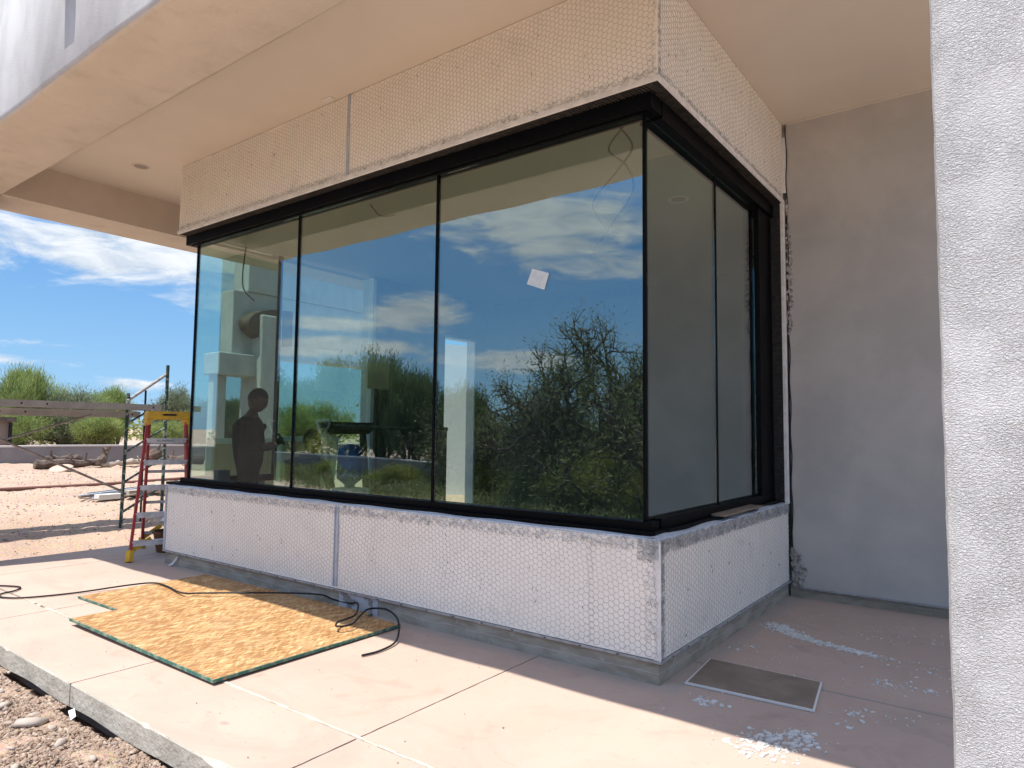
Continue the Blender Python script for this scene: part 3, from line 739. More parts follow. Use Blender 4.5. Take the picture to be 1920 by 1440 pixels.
# ------------------------------------------------------------------ room behind the glass
FZ = .16
def struct(o): o['kind'] = 'structure'; return o
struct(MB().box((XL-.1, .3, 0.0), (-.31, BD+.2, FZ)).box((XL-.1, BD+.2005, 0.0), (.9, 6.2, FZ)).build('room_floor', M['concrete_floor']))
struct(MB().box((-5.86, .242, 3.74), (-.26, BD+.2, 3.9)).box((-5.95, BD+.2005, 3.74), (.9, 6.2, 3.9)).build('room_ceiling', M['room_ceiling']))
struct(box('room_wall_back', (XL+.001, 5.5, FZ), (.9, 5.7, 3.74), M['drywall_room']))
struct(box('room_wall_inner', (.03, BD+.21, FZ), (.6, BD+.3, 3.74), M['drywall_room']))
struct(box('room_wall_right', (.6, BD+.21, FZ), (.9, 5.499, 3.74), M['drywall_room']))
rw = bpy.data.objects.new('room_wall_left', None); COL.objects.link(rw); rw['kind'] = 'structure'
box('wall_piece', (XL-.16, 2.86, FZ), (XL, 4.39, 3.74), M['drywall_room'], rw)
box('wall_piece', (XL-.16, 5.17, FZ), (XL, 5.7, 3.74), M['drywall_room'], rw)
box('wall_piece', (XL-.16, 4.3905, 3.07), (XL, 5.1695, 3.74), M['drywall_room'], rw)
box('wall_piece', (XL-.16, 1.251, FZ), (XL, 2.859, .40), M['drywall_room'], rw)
box('window_pane', (XL-.03, 1.29, .4), (XL-.022, 2.80, 3.7), M['glass'], rw)
box('window_jamb', (XL-.2, 2.80, ZT+.001), (XL+.02, 2.8595, 3.72), M['matte_white'], rw)
box('window_frame', (XL-.05, 1.25, ZT+.001), (XL+.0, 1.29, 3.72), M['black'], rw)
dr = thing('doorway_light_panel', 'tall white panel added in the sun outside to brighten the room doorway', 'door')  # added panel, turned to the sun so the doorway looks bright
MB().add([(-9.3, 6.9, -.05), (-8.0, 9.2, -.05), (-8.0, 9.2, 3.5), (-9.3, 6.9, 3.5), (-9.34, 6.92, -.05), (-8.04, 9.22, -.05), (-8.04, 9.22, 3.5), (-9.34, 6.92, 3.5)], [(0, 1, 2, 3), (7, 6, 5, 4), (0, 4, 5, 1), (1, 5, 6, 2), (2, 6, 7, 3), (3, 7, 4, 0)]).build('white_panel', M['matte_white'], dr)
box('door_jamb', (XL-.165, 5.135, FZ), (XL+.012, 5.1695, 3.07), M['matte_white'], rw); box('door_head', (XL-.165, 4.3905, 3.04), (XL+.012, 5.1345, 3.0695), M['matte_white'], rw)
box('wall_socket', (XL-.002, 5.22, .62), (XL+.008, 5.30, .74), M['white_plastic'], rw)
# hanging wires
def wire_obj(pts, lab, r=.007):
    P = []; pts = [Vector(p) for p in pts]
    for i in range(len(pts)-1):
        p0, p1, p2, p3 = pts[max(i-1, 0)], pts[i], pts[i+1], pts[min(i+2, len(pts)-1)]
        for k in range(8):
            t = k/8; P.append(.5*((2*p1)+(-p0+p2)*t+(2*p0-5*p1+4*p2-p3)*t*t+(-p0+3*p1-3*p2+p3)*t**3))
    P.append(pts[-1]); o = MB().tube(P, r, 6).build('hanging_wire', M['cable'], smooth=True); tag(o, lab, 'wire'); return o
wire_obj([(-.52, .45, 3.74), (-.40, .45, 3.55), (-.52, .45, 3.4), (-.72, .45, 3.2), (-.62, .45, 3.0), (-.50, .45, 2.9)], 'thin looping black wire hanging by the glass corner, left strand')
wire_obj([(-.5, .5, 3.74), (-.62, .5, 3.6), (-.48, .5, 3.45), (-.42, .5, 3.25), (-.60, .5, 3.02), (-.75, .5, 2.85)], 'thin looping black wire hanging by the glass corner, right strand')
wire_obj([(-3.35, .6, 3.74), (-3.2, .6, 3.6), (-3.0, .6, 3.57)], 'short curved black wire end under the room ceiling at middle pane')
wire_obj([(-5.35, .5, 3.6), (-5.4, .5, 3.3), (-5.36, .5, 3.1), (-5.15, .5, 2.95)], 'thin bent black wire hanging inside the leftmost pane')

# drywall sheets leaning outside the left window
def sheet(name, p, q, h, lean, lab):
    t = thing(name, lab, 'panel')
    p = Vector(p); q = Vector(q); d = (q-p).normalized(); nrm = Vector((-d.y, d.x, 0)); L = (q-p).length
    def pt(u, v, o=0): return p+d*u+Vector((0, 0, 1))*v*math.cos(lean)+nrm*(v*math.sin(lean)+o)
    def slabp(nm, u0, u1, v0, v1, o0, o1, m):
        vs = [pt(u, v, o) for o in (o0, o1) for (u, v) in ((u0, v0), (u1, v0), (u1, v1), (u0, v1))]
        MB().add(vs, [(0, 1, 2, 3), (7, 6, 5, 4), (0, 4, 5, 1), (1, 5, 6, 2), (2, 6, 7, 3), (3, 7, 4, 0)]).build(nm, m, t)
    e = .09
    slabp('frame_rail', 0, L, h-e, h, 0, .03, M['mint']); slabp('frame_rail', 0, L, 0, e, 0, .03, M['mint'])
    slabp('frame_stile', 0, e, e+.001, h-e-.001, 0, .03, M['mint']); slabp('frame_stile', L-e, L, e+.001, h-e-.001, 0, .03, M['mint'])
    slabp('infill_sheet', e, L-e, e, h-e, .008, .02, M['tan'])
sheet('leaning_panel', (-8.62, 1.92, -.03), (-8.15, 2.95, -.03), 1.42, -.24, 'leftmost mint framed tan panel leaning beyond the leftmost pane')
sheet('leaning_panel', (-8.30, 2.85, -.03), (-7.88, 3.85, -.03), 1.46, -.24, 'mint framed tan panel leaning behind the standing man, right one')

# treadmill
tm = thing('treadmill', 'treadmill with silver framed console standing inside behind second pane', 'treadmill', (-5.15, 1.70, FZ))
MB().bar((-.05, 0, .1), (-.10, -.02, .75), .05, .09).bar((-.10, -.02, .75), (-.13, -.04, 1.30), .045, .07).build('mast', M['silver'], tm)
MB().bar((-.05, .62, .1), (-.13, .56, 1.30), .05, .08).build('mast', M['dark_plastic'], tm)
cv = MB(); cv.add([(-.2, -.1, 1.42), (-.12, -.1, 1.28), (-.12, .65, 1.28), (-.2, .65, 1.42), (-.02, -.1, 1.44), (.02, -.1, 1.36), (.02, .65, 1.36), (-.02, .65, 1.44)],
       [(0, 1, 2, 3), (7, 6, 5, 4), (0, 4, 5, 1), (3, 2, 6, 7), (0, 3, 7, 4), (1, 5, 6, 2)]).build('console', M['dark_plastic'], tm, .01)
mb = MB(); ring = [(-.23, -.115, 1.44), (-.13, -.115, 1.27), (-.08, -.115, 1.27), (.03, -.115, 1.41), (.02, -.115, 1.46), (-.23, -.115, 1.44)]
mb.tube(ring, .014, 6).build('console_rim', M['silver'], tm)
MB().bar((0, .0, 1.38), (1.25, .12, 1.36), .05, .05, n=8).bar((0, .6, 1.38), (1.25, .7, 1.36), .05, .05, n=8).split('handrail', M['dark_plastic'], tm)
MB().bar((1.22, .12, 1.36), (1.22, .12, .2), .03, .04).bar((1.22, .7, 1.36), (1.22, .7, .2), .03, .04).split('rail_post', M['dark_plastic'], tm)
box('running_deck', (-.1, .0, .05), (1.6, .62, .2), M['dark_plastic'], tm, .01)
# water cooler
wc = thing('water_cooler', 'white water cooler with blue bottle behind the second glass pane', 'water cooler', (-4.02, 1.0, FZ))
box('cabinet', (-.15, -.15, 0), (.15, .15, .72), M['white_plastic'], wc, .015)
mb = MB(); prof = [(.0, .72), (.05, .73), (.06, .76), (.135, .82), (.14, .86), (.132, .88), (.14, .90), (.14, .98), (.132, 1.0), (.14, 1.02), (.14, 1.08), (.12, 1.14), (.07, 1.18), (0, 1.19)]
n = 28
for r_, z in prof: mb.v += [(r_*math.cos(6.2832*i/n), r_*math.sin(6.2832*i/n), z) for i in range(n)]
for k in range(len(prof)-1):
    for i in range(n): mb.f.append((k*n+i, k*n+(i+1) % n, (k+1)*n+(i+1) % n, (k+1)*n+i)); mb.m.append(0)
mb.build('bottle', M['blue'], wc, smooth=True)
# pale box seen on the floor, rolled items inside
tag(box('grey_pail', (-5.72, .42, .86), (-5.60, .56, 1.02), M['sitewall']), 'small grey pail on the sill by the standing man', 'pail')
ea = thing('easel_board', 'pale board on dark stand inside behind the second pane', 'board', (-5.25, 2.45, FZ))
box('board', (0, -.18, 1.9), (.03, .2, 2.5), M['tan'], ea); box('stand', (-.01, -.02, 0), (.03, .02, 1.9), M['dark_plastic'], ea)

# ------------------------------------------------------------------ people
def skin_person(name, label, joints, edges, radii, root, loc, rz, matfn, mats, sub=2):
    me = bpy.data.meshes.new(name); me.from_pydata(joints, edges, []); tmp = bpy.data.objects.new('tmp', me); COL.objects.link(tmp)
    sk = tmp.modifiers.new('skin', 'SKIN'); 
    for i, r_ in enumerate(radii):
        me.skin_vertices[0].data[i].radius = r_ if isinstance(r_, tuple) else (r_, r_)
        me.skin_vertices[0].data[i].use_root = (i == root)
    ss = tmp.modifiers.new('sub', 'SUBSURF'); ss.levels = sub; ss.render_levels = sub
    dg = bpy.context.evaluated_depsgraph_get(); ev = tmp.evaluated_get(dg); nm = bpy.data.meshes.new_from_object(ev)
    bpy.data.objects.remove(tmp)
    nm.materials.clear()
    for m_ in mats: nm.materials.append(m_)
    for p in nm.polygons: p.material_index = matfn(p.center); p.use_smooth = True
    t = thing('person', label, 'person', loc, None, rz); b = link('body', nm, t); return t
def ellip(c, r, nu=20, nv=14, fn=None):
    mb = MB()
    for j in range(nv+1):
        th = math.pi*j/nv
        for i in range(nu):
            ph = 2*math.pi*i/nu; d = Vector((math.sin(th)*math.cos(ph), math.sin(th)*math.sin(ph), math.cos(th)))
            k = fn(d) if fn else 1
            mb.v.append((c[0]+d.x*r[0]*k, c[1]+d.y*r[1]*k, c[2]+d.z*r[2]*k))
    for j in range(nv):
        for i in range(nu): mb.f.append((j*nu+i, (j+1)*nu+i, (j+1)*nu+(i+1) % nu, j*nu+(i+1) % nu)); mb.m.append(0)
    return mb
def head_parts(t, c, pitch_, hairm, skinm):
    """head looking along local +x, tilted down by pitch_"""
    def fn(d):
        k = 1.0
        if d.x > .3 and abs(d.y) < .25 and -.35 < d.z < .1: k += .16*(1-abs(d.y)/.25)*(1-abs(d.z+.14)/.26 if abs(d.z+.14) < .26 else 0)   # nose
        if d.x > .5 and d.z < -.5: k += .06
        if d.x > .6 and .12 < d.z < .3: k += .03
        if d.x > .5 and .0 < d.z < .12 and .15 < abs(d.y) < .5: k -= .05
        return k
    h = ellip((0, 0, 0), (.108, .086, .132), fn=fn).build('head', skinm, t, smooth=True)
    h.location = c; h.rotation_euler = (0, pitch_, 0)
    mb = ellip((-.014, 0, .022), (.114, .094, .125), fn=lambda d: 1 if (d.z > .25 or d.x < .1) and d.z > -.45 else .72)
    hr = mb.build('hair', hairm, h, smooth=True)
    for s_ in (-1, 1):
        e = ellip((0, s_*.088, -.01), (.022, .010, .032), 10, 8).build('ear', skinm, h, smooth=True)
        y_ = ellip((.097, s_*.034, .008), (.008, .013, .006), 8, 6).build('eye', hairm, h, smooth=True)
    MB().bar((.103, -.024, -.062), (.103, .024, -.062), .008, .006).build('mouth', mat('lips', (.16, .06, .045), .6), h)
def finger_chain(J, E, Rr, wrist, palm, dirv, side):
    b = len(J)
    for k in range(4):
        o = side*(k-1.5)*.019; p0 = palm+o
        l = (.036, .040, .037, .030)[k]
        J += [p0, p0+dirv*l, p0+dirv*l*1.7+Vector((0, 0, .012))]; Rr += [.0095, .0085, .0075]
        E += [(wrist, b+k*3), (b+k*3, b+k*3+1), (b+k*3+1, b+k*3+2)]
    b2 = len(J); J += [palm-dirv*.03+side*.038, palm-dirv*.0+side*.052+Vector((0, 0, .02))]; Rr += [.011, .009]; E += [(wrist, b2), (b2, b2+1)]
V_ = Vector
def standing():
    J = [V_((0, 0, .95)), V_((0, 0, 1.10)), V_((-.01, 0, 1.28)), V_((-.015, 0, 1.42)), V_((.02, 0, 1.50)), V_((.05, 0, 1.57))]
    Rr = [(.19, .155), (.19, .16), (.20, .16), (.155, .125), (.068, .068), (.062, .062)]
    E = [(0, 1), (1, 2), (2, 3), (3, 4), (4, 5)]
    for s_ in (-1, 1):
        b = len(J); J += [V_((.0, s_*.10, .86)), V_((.02, s_*.11, .48)), V_((-.02, s_*.12, .09)), V_((.10, s_*.13, .035))]; Rr += [.095, .065, .045, (.045, .035)]
        E += [(0, b), (b, b+1), (b+1, b+2), (b+2, b+3)]
    for s_ in (-1, 1):
        b = len(J); J += [V_((-.01, s_*.21, 1.40)), V_((.02, s_*.26, 1.12)), V_((.24, s_*.12, 1.14)), V_((.29, s_*.08, 1.17))]; Rr += [.08, .064, .044, (.036, .018)]
        E += [(3, b), (b, b+1), (b+1, b+2), (b+2, b+3)]
        finger_chain(J, E, Rr, b+3, V_((.325, s_*.055, 1.19)), V_((.7, -s_*.3, .35)).normalized(), V_((0, .5, .86)))
    def mf(c):
        if c.x > .22 and c.z > 1.0: return 2
        if c.z > 1.47: return 2
        if c.z < .06: return 3
        return 0 if c.z > .92 else 1
    t = skin_person('person', 'man in dark clothes standing inside behind the leftmost pane looking down at his phone', [tuple(j) for j in J], E, Rr, 0,
                    (-5.30, .60, FZ), R(38), mf, [M['shirt'], M['jeans'], M['skin'], M['hair']])
    head_parts(t, (.085, 0, 1.66), .45, M['hair'], M['skin']); return t
standing()
ph = tag(MB().box((-.006, -.036, -.075), (.006, .036, .075)).build('phone', M['dark_plastic'], None, .004), 'dark phone held in the standing man\'s hands', 'phone')
ph.location = (-5.01, .82, 1.39); ph.rotation_euler = (0, -.5, R(38))
def sitting():
    J = [V_((0, 0, .50)), V_((-.01, 0, .68)), V_((.0, 0, .86)), V_((.02, 0, .99)), V_((.05, 0, 1.06)), V_((.08, 0, 1.12))]
    Rr = [(.16, .14), (.15, .13), (.175, .13), (.14, .11), (.06, .06), (.058, .058)]; E = [(0, 1), (1, 2), (2, 3), (3, 4), (4, 5)]
    for s_ in (-1, 1):
        b = len(J); J += [V_((.06, s_*.10, .48)), V_((.45, s_*.14, .50)), V_((.42, s_*.14, .10)), V_((.54, s_*.15, .04))]; Rr += [.09, .07, .048, (.045, .035)]
        E += [(0, b), (b, b+1), (b+1, b+2), (b+2, b+3)]
    for s_ in (-1, 1):
        b = len(J); J += [V_((.0, s_*.20, .96)), V_((.07, s_*.25, .70)), V_((.30, s_*.14, .62)), V_((.36, s_*.12, .61))]; Rr += [.066, .05, .037, (.036, .018)]
        E += [(3, b), (b, b+1), (b+1, b+2), (b+2, b+3)]
        finger_chain(J, E, Rr, b+3, V_((.40, s_*.11, .60)), V_((.95, 0, -.25)).normalized(), V_((0, s_*1., 0)))
    def mf(c):
        if (c.x > .28 and .56 < c.z < .68 and abs(c.y) < .2) or c.z > 1.04: return 2
        if c.z < .07: return 3
        return 0 if c.z > .53 and c.x < .3 else 1
    t = skin_person('person', 'dark haired person sitting inside with back to the glass, second pane', [tuple(j) for j in J], E, Rr, 0,
                    (-4.42, .75, FZ), R(115), mf, [M['shirt2'], M['jeans'], M['skin'], M['hair']])
    head_parts(t, (.10, 0, 1.20), .2, M['hair'], M['hair'] if False else M['skin'])
sitting()
stl = thing('stool', 'low round stool under the seated person', 'stool', (-4.42, .75, FZ))
MB().tube([(0, 0, .33), (0, 0, .37)], .17, 20).build('seat', M['dark_plastic'], stl)
for a in range(4):
    c, s_ = math.cos(a*1.571+.78), math.sin(a*1.571+.78); MB().bar((c*.1, s_*.1, .33), (c*.17, s_*.17, 0), .025, .025).build('leg', M['dark_plastic'], stl)

# ------------------------------------------------------------------ other wing seen through the left glass
wing = thing('patio_wing', 'grey stucco wing with columns seen through the leftmost panes', 'building')
mw = M['stucco_grey']
big('upper_wall', (-14.6, 5.85, 5.0), (-13.9, 12, 7.5), mw, wing, .03)
big('parapet', (-14.5, 5.48, 3.3605), (-13.95, 12, 4.9995), mw, wing, .03)
big('lower_beam', (-14.4, 5.02, 2.82), (-13.7, 6.3, 3.36), mw, wing, .03)
big('column', (-14.4, 6.02, -.1), (-13.5, 6.62, 4.40), mw, wing, .05)
big('column', (-14.3, 5.10, -.1), (-14.05, 5.45, 2.82), mw, wing, .03)
mb = MB(); n = 24; pr = [(6.9, 4.62)]+[(6.62-1.0*math.sin(math.pi*i/(n-1)), 4.15+.45*math.cos(math.pi*i/(n-1))) for i in range(n)]+[(6.9, 3.68)]
k = len(pr); mb.add([(-13.9, y, z) for y, z in pr]+[(-13.62, y+.1, z) for y, z in pr], [(i, (i+1) % k, k+(i+1) % k, k+i) for i in range(k)]+[tuple(range(k-1, -1, -1)), tuple(range(k, 2*k))]); mb.build('canopy_shade_plate', M['wood_dark'], wing)  # dark plate stands in for the shade under the curved overhang
# ------------------------------------------------------------------ loose sheets, cable, offcuts
def sheetbd(name, x0, y0, x1, y1, z, th, lab, tilt=(0, 0), rz=0):
    t = thing(name, lab, 'board', (x0, y0, z), None, rz); w_, d = x1-x0, y1-y0
    e = .008
    o = MB().box((e, e, 0), (w_-e, d-e, th)).build('panel', M['osb'], t)
    MB().box((0, 0, .001), (w_, e-.0003, th-.0012)).box((w_-e+.0003, e, .001), (w_, d, th-.0012)).build('edge_band', M['green_edge'], t)
    t.rotation_euler = (tilt[0], tilt[1], rz); return t
sheetbd('osb_sheet', -4.90, -1.25, -2.46, -.06, .004, .018, 'back oriented strand board sheet, partly under the other one', (0, 0), R(1.0))
sheetbd('osb_sheet', -4.06, -1.63, -2.06, -.12, .034, .02, 'front oriented strand board sheet with green edges on the slab', (R(-.35), R(.5)), R(.3))
tag(MB().box((-3.9, -1.2, .0225), (-3.5, -1.11, .034)).build('wood_strip', M['wood_pale']), 'wood strip propping the left end of the front strand board', 'wood strip')
tag(MB().box((-2.6, -1.2, .0225), (-2.2, -1.11, .031)).build('wood_strip', M['wood_pale']), 'wood strip propping the right end of the front strand board', 'wood strip')
def smooth_path(pts, k=10):
    P = []; pts = [Vector(p) for p in pts]
    for i in range(len(pts)-1):
        p0, p1, p2, p3 = pts[max(i-1, 0)], pts[i], pts[i+1], pts[min(i+2, len(pts)-1)]
        for q in range(k):
            t = q/k; P.append(.5*((2*p1)+(-p0+p2)*t+(2*p0-5*p1+4*p2-p3)*t*t+(-p0+3*p1-3*p2+p3)*t**3))
    P.append(pts[-1]); return P
c_z = .012
cab = [(-6.6, -1.75, c_z), (-6.1, -1.60, c_z), (-5.86, -1.47, c_z), (-5.72, -1.42, c_z), (-5.60, -1.50, c_z), (-5.55, -1.62, c_z), (-5.42, -1.66, c_z), (-5.24, -1.54, c_z),
       (-5.1, -1.2, c_z), (-4.97, -.80, .03), (-4.86, -.62, .036), (-4.62, -.61, .036), (-4.35, -.66, .04), (-4.12, -.69, .06), (-3.95, -.63, .078), (-3.62, -.36, .08), (-3.36, -.16, .08), (-3.12, -.04, .08), (-3.02, .005, .05),
       (-2.80, .004, .05), (-2.65, -.04, .085), (-2.50, -.16, .08), (-2.36, -.32, .085), (-2.34, -.48, .08), (-2.26, -.56, .078), (-2.22, -.46, .078), (-2.33, -.28, .085), (-2.44, -.10, .08),
       (-2.34, -.02, .08), (-2.10, -.13, .085), (-1.92, -.27, .06), (-1.80, -.42, .02), (-1.76, -.60, c_z), (-1.78, -.74, c_z)]
o = MB().tube(smooth_path(cab), .0075, 8).build('power_cable', M['cable'], smooth=True); tag(o, 'black rubber cable snaking over the slab and strand boards', 'cable')

bd = thing('board_offcut', 'brown faced drywall offcut lying on shaded slab beside the bay corner', 'board offcut')
A = [(.10, .13), (.82, .17), (.755, .655), (.06, .655)]
MB().add([(x, y, .003) for x, y in A]+[(x, y, .013) for x, y in A], [(3, 2, 1, 0), (4, 5, 6, 7), (0, 1, 5, 4), (1, 2, 6, 5), (2, 3, 7, 6), (3, 0, 4, 7)]).build('core', M['gypsum'], bd)
A2 = [(.112, .148), (.806, .186), (.745, .645), (.07, .647)]
MB().add([(x, y, .0131) for x, y in A2]+[(x, y, .0145) for x, y in A2], [(4, 5, 6, 7), (0, 1, 5, 4), (1, 2, 6, 5), (2, 3, 7, 6), (3, 0, 4, 7)]).build('paper_face', M['board_brown'], bd)

def chips():
    mb = MB()
    def chip(x, y, s):
        n = rnd.randint(4, 7); a0 = rnd.random()*6; h = rnd.uniform(.003, .009); ex = rnd.uniform(1, 2); ra = rnd.random()*3
        P = []
        for i in range(n):
            r_ = s*rnd.uniform(.5, 1.1); a = a0+6.2832*i/n; px, py = r_*math.cos(a)*ex, r_*math.sin(a)
            P.append((x+px*math.cos(ra)-py*math.sin(ra), y+px*math.sin(ra)+py*math.cos(ra)))
        mb.add([(a, b, .0012) for a, b in P]+[(a*.9+x*.1, b*.9+y*.1, h) for a, b in P], [tuple(range(n, 2*n))]+[(i, (i+1) % n, n+(i+1) % n, n+i) for i in range(n)])
    # streak
    S_ = [(.13, 1.78), (.30, 1.66), (.45, 1.55), (.62, 1.50), (.78, 1.47), (.92, 1.44)]
    for _ in range(900):
        k = min(int(rnd.random()**1.2*5), 4); t = rnd.random(); w_ = (.05, .045, .03, .022, .014)[k]
        x = S_[k][0]*(1-t)+S_[k+1][0]*t+rnd.gauss(0, w_*.6); y = S_[k][1]*(1-t)+S_[k+1][1]*t+rnd.gauss(0, w_)
        chip(x, y, rnd.choice((.003, .004, .006, .009, .013)))
    for cx_, cy_, n, sp_, sm in [(.30, -.05, 16, .04, .018), (.82, -.18, 26, .05, .024), (.70, -.42, 55, .09, .018), (.76, -.30, 40, .07, .018), (1.09, .88, 12, .07, .016), (1.25, .92, 8, .06, .018), (1.27, 1.30, 14, .16, .014), (1.02, .92, 6, .03, .02), (.98, 1.42, 14, .05, .012),
                               (1.03, .30, 10, .06, .016), (.97, .12, 3, .04, .02), (1.2, .35, 5, .1, .012), (.15, 2.3, 6, .15, .01), (.20, 1.1, 10, .1, .010), (.5, .9, 14, .22, .009), (.9, 2.1, 14, .3, .010),
                               (.6, -.05, 6, .25, .009), (1.1, 2.0, 8, .2, .012), (.22, .02, 8, .2, .006), (-.6, -.25, 5, .6, .005)]:
        for _ in range(n*3): chip(cx_+rnd.gauss(0, sp_), cy_+rnd.gauss(0, sp_*.8), sm*rnd.uniform(.15, 1.05)**1.0*(.35 if rnd.random() < .6 else .9))
    o = mb.build('plaster_debris', M['chip']); tag(o, kind='stuff'); o['label'] = 'white plaster chips scattered on the shaded slab'
chips()
n_ = 70; px_ = rng.uniform(-5.5, 1.5, n_); py_ = rng.uniform(-2.0, -.1, n_)
o = link('slab_pebbles', rock_mesh(OV, OF, np.stack([px_, py_, np.full(n_, .003)], 1), rng.uniform(.004, .012, n_), 'slab_pebbles', M['gravel'])); tag(o, kind='stuff'); o['label'] = 'tiny pebbles strewn over the slab'
# litter scrap by slab edge, tag on ceiling
tag(MB().add([(-2.62, -2.16, -.11), (-2.50, -2.19, -.12), (-2.49, -2.17, -.10), (-2.60, -2.135, -.095), (-2.62, -2.16, -.106), (-2.5, -2.19, -.116)], [(0, 1, 2, 3), (4, 3, 2, 5)]).build('paper_scrap', M['gypsum']), 'folded white scrap lying in the gravel against the slab edge', 'litter')
tag(MB().box((-3.26, -.09, ZC-.012), (-3.14, -.03, ZC-.002)).build('ceiling_shim', M['bead']), 'small pale shim poking out under the porch ceiling above header joint', 'shim')

# ------------------------------------------------------------------ ladder
ld = thing('step_ladder', 'red fibreglass step ladder with yellow top standing left of the bay', 'ladder')
F1, F2, R1, R2 = V_((-6.24, -.23, 0)), V_((-6.06, .36, 0)), V_((-7.08, .30, 0)), V_((-6.93, .80, 0))
T1, T2 = V_((-6.60, .075, 1.60)), V_((-6.47, .475, 1.60)); U1, U2 = V_((-6.72, .15, 1.60)), V_((-6.60, .53, 1.60))
def rail(p, q):
    d = (q-p).normalized(); w_ = V_((.3, .95, 0)).normalized()
    return MB().bar(p+d*.10, q, .028, .075, upv=tuple(w_.cross(d))).build('rail', M['fibre_red'], ld, .004)
rail(F1, T1); rail(F2, T2); rail(R1, U1); rail(R2, U2)
for p, q in ((F1, T1), (F2, T2), (R1, U1), (R2, U2)):
    d = (q-p).normalized(); MB().bar(p+V_((0, 0, .004)), p+d*.13, .05, .095).build('foot', M['yellow'], ld, .006)
for k, tt in enumerate((.17, .36, .55, .73, .89)):
    a = F1.lerp(T1, tt-.03); b = F2.lerp(T2, tt-.03)
    st_ = MB(); st_.bar(a+V_((0, 0, -.005)), b+V_((0, 0, -.005)), .085, .008)
    n_ = V_((.95, -.3, 0)).normalized()
    st_.bar(a+n_*.04+V_((0, 0, -.03)), b+n_*.04+V_((0, 0, -.03)), .006, .05).build('step', M['ladder_alu'], ld)
    if k: 
        u = (b-a).normalized(); MB().bar(a+u*.10+V_((0, 0, -.02)), a+u*.01+V_((0, 0, -.09)), .02, .006).bar(b-u*.10+V_((0, 0, -.02)), b-u*.01+V_((0, 0, -.09)), .02, .006).split('step_brace', M['ladder_alu'], ld)
for tt in (.12, .36, .6, .82): MB().bar(R1.lerp(U1, tt), R2.lerp(U2, tt), .02, .035).build('rear_bar', M['ladder_alu'], ld)
MB().bar(F1.lerp(T1, .42), R1.lerp(U1, .45), .006, .025).bar(F2.lerp(T2, .42), R2.lerp(U2, .45), .006, .025).split('spreader', M['ladder_alu'], ld)
MB().bar(F1.lerp(T1, .07), F1.lerp(T1, .15)+V_((.05, .19, 0)), .02, .05).bar(R1.lerp(U1, .08), R1.lerp(U1, .17)+V_((.05, .2, 0)), .02, .05).split('corner_brace', M['yellow'], ld)
cap = MB(); w_ = V_((.3, .95, 0)).normalized(); n_ = V_((.95, -.3, 0)).normalized(); c0 = (T1+T2+U1+U2)/4
hw, hd = .245, .14
def cp(a, b, z): p = c0+w_*a+n_*b; return (p.x, p.y, z)
cap.add([cp(-hw, -hd, 1.60), cp(hw, -hd, 1.60), cp(hw, hd, 1.60), cp(-hw, hd, 1.60), cp(-hw+.01, -hd, 1.70), cp(hw-.01, -hd, 1.70), cp(hw-.01, hd, 1.70), cp(-hw+.01, hd, 1.70)],
        [(0, 3, 2, 1), (4, 5, 6, 7), (0, 1, 5, 4), (1, 2, 6, 5), (2, 3, 7, 6), (3, 0, 4, 7)])
cap.build('top_cap', M['yellow'], ld, .012)
for s_ in (-1, 1):
    MB().add([cp(s_*hw*.98, hd+.002, 1.60), cp(s_*(hw-.07), hd+.002, 1.60), cp(s_*(hw-.05), hd+.002, 1.545), cp(s_*hw*.99, hd+.002, 1.525)]+[cp(s_*hw*.98, -hd, 1.60), cp(s_*(hw-.07), -hd, 1.60), cp(s_*(hw-.05), -hd, 1.545), cp(s_*hw*.99, -hd, 1.525)],
        [(0, 1, 2, 3), (7, 6, 5, 4), (0, 4, 5, 1), (1, 5, 6, 2), (2, 6, 7, 3), (3, 7, 4, 0)]).build('cap_lug', M['yellow'], ld)
MB().add([cp(-.09, hd+.002, 1.655), cp(-.06, hd+.002, 1.668), (cp(.06, hd+.002, 1.668)), cp(.09, hd+.002, 1.655), cp(.06, hd+.002, 1.645), cp(-.06, hd+.002, 1.645)], [(0, 1, 2, 3, 4, 5)]).build('cap_mark', M['rough_black'], ld)
# step lettering
fc = bpy.data.curves.new('txt', 'FONT'); fc.body = 'ALUMINUM'; fc.size = .034; fc.extrude = .0004; fc.align_x = 'CENTER'; fc.align_y = 'CENTER'
fo = bpy.data.objects.new('t', fc); COL.objects.link(fo); dg = bpy.context.evaluated_depsgraph_get(); tme = bpy.data.meshes.new_from_object(fo.evaluated_get(dg)); bpy.data.objects.remove(fo)
tme.materials.clear(); tme.materials.append(M['rough_black'])
lt = link('step_lettering', tme, ld); a = F1.lerp(T1, .86); b = F2.lerp(T2, .86); mid = a.lerp(b, .45)+n_*.0445+V_((0, 0, -.03))
lt.matrix_world = Matrix(((w_.x, 0, n_.x, mid.x), (w_.y, 0, n_.y, mid.y), (w_.z, 1, n_.z, mid.z), (0, 0, 0, 1)))
# brown tub
tb = thing('mortar_tub', 'brown tapered tub on the slab behind the step ladder', 'tub', (-6.62, .42, 0))
mb = MB(); n = 24; prof = [(0, .0), (.15, .0), (.19, .22), (.205, .22), (.205, .25), (.19, .25), (.17, .1), (0, .1)]
for r_, z in prof: mb.v += [(r_*math.cos(6.2832*i/n), r_*math.sin(6.2832*i/n), z+.002) for i in range(n)]
for k in range(len(prof)-1):
    for i in range(n): mb.f.append((k*n+i, k*n+(i+1) % n, (k+1)*n+(i+1) % n, (k+1)*n+i)); mb.m.append(0)
mb.build('bowl', M['tub'], tb, smooth=False)

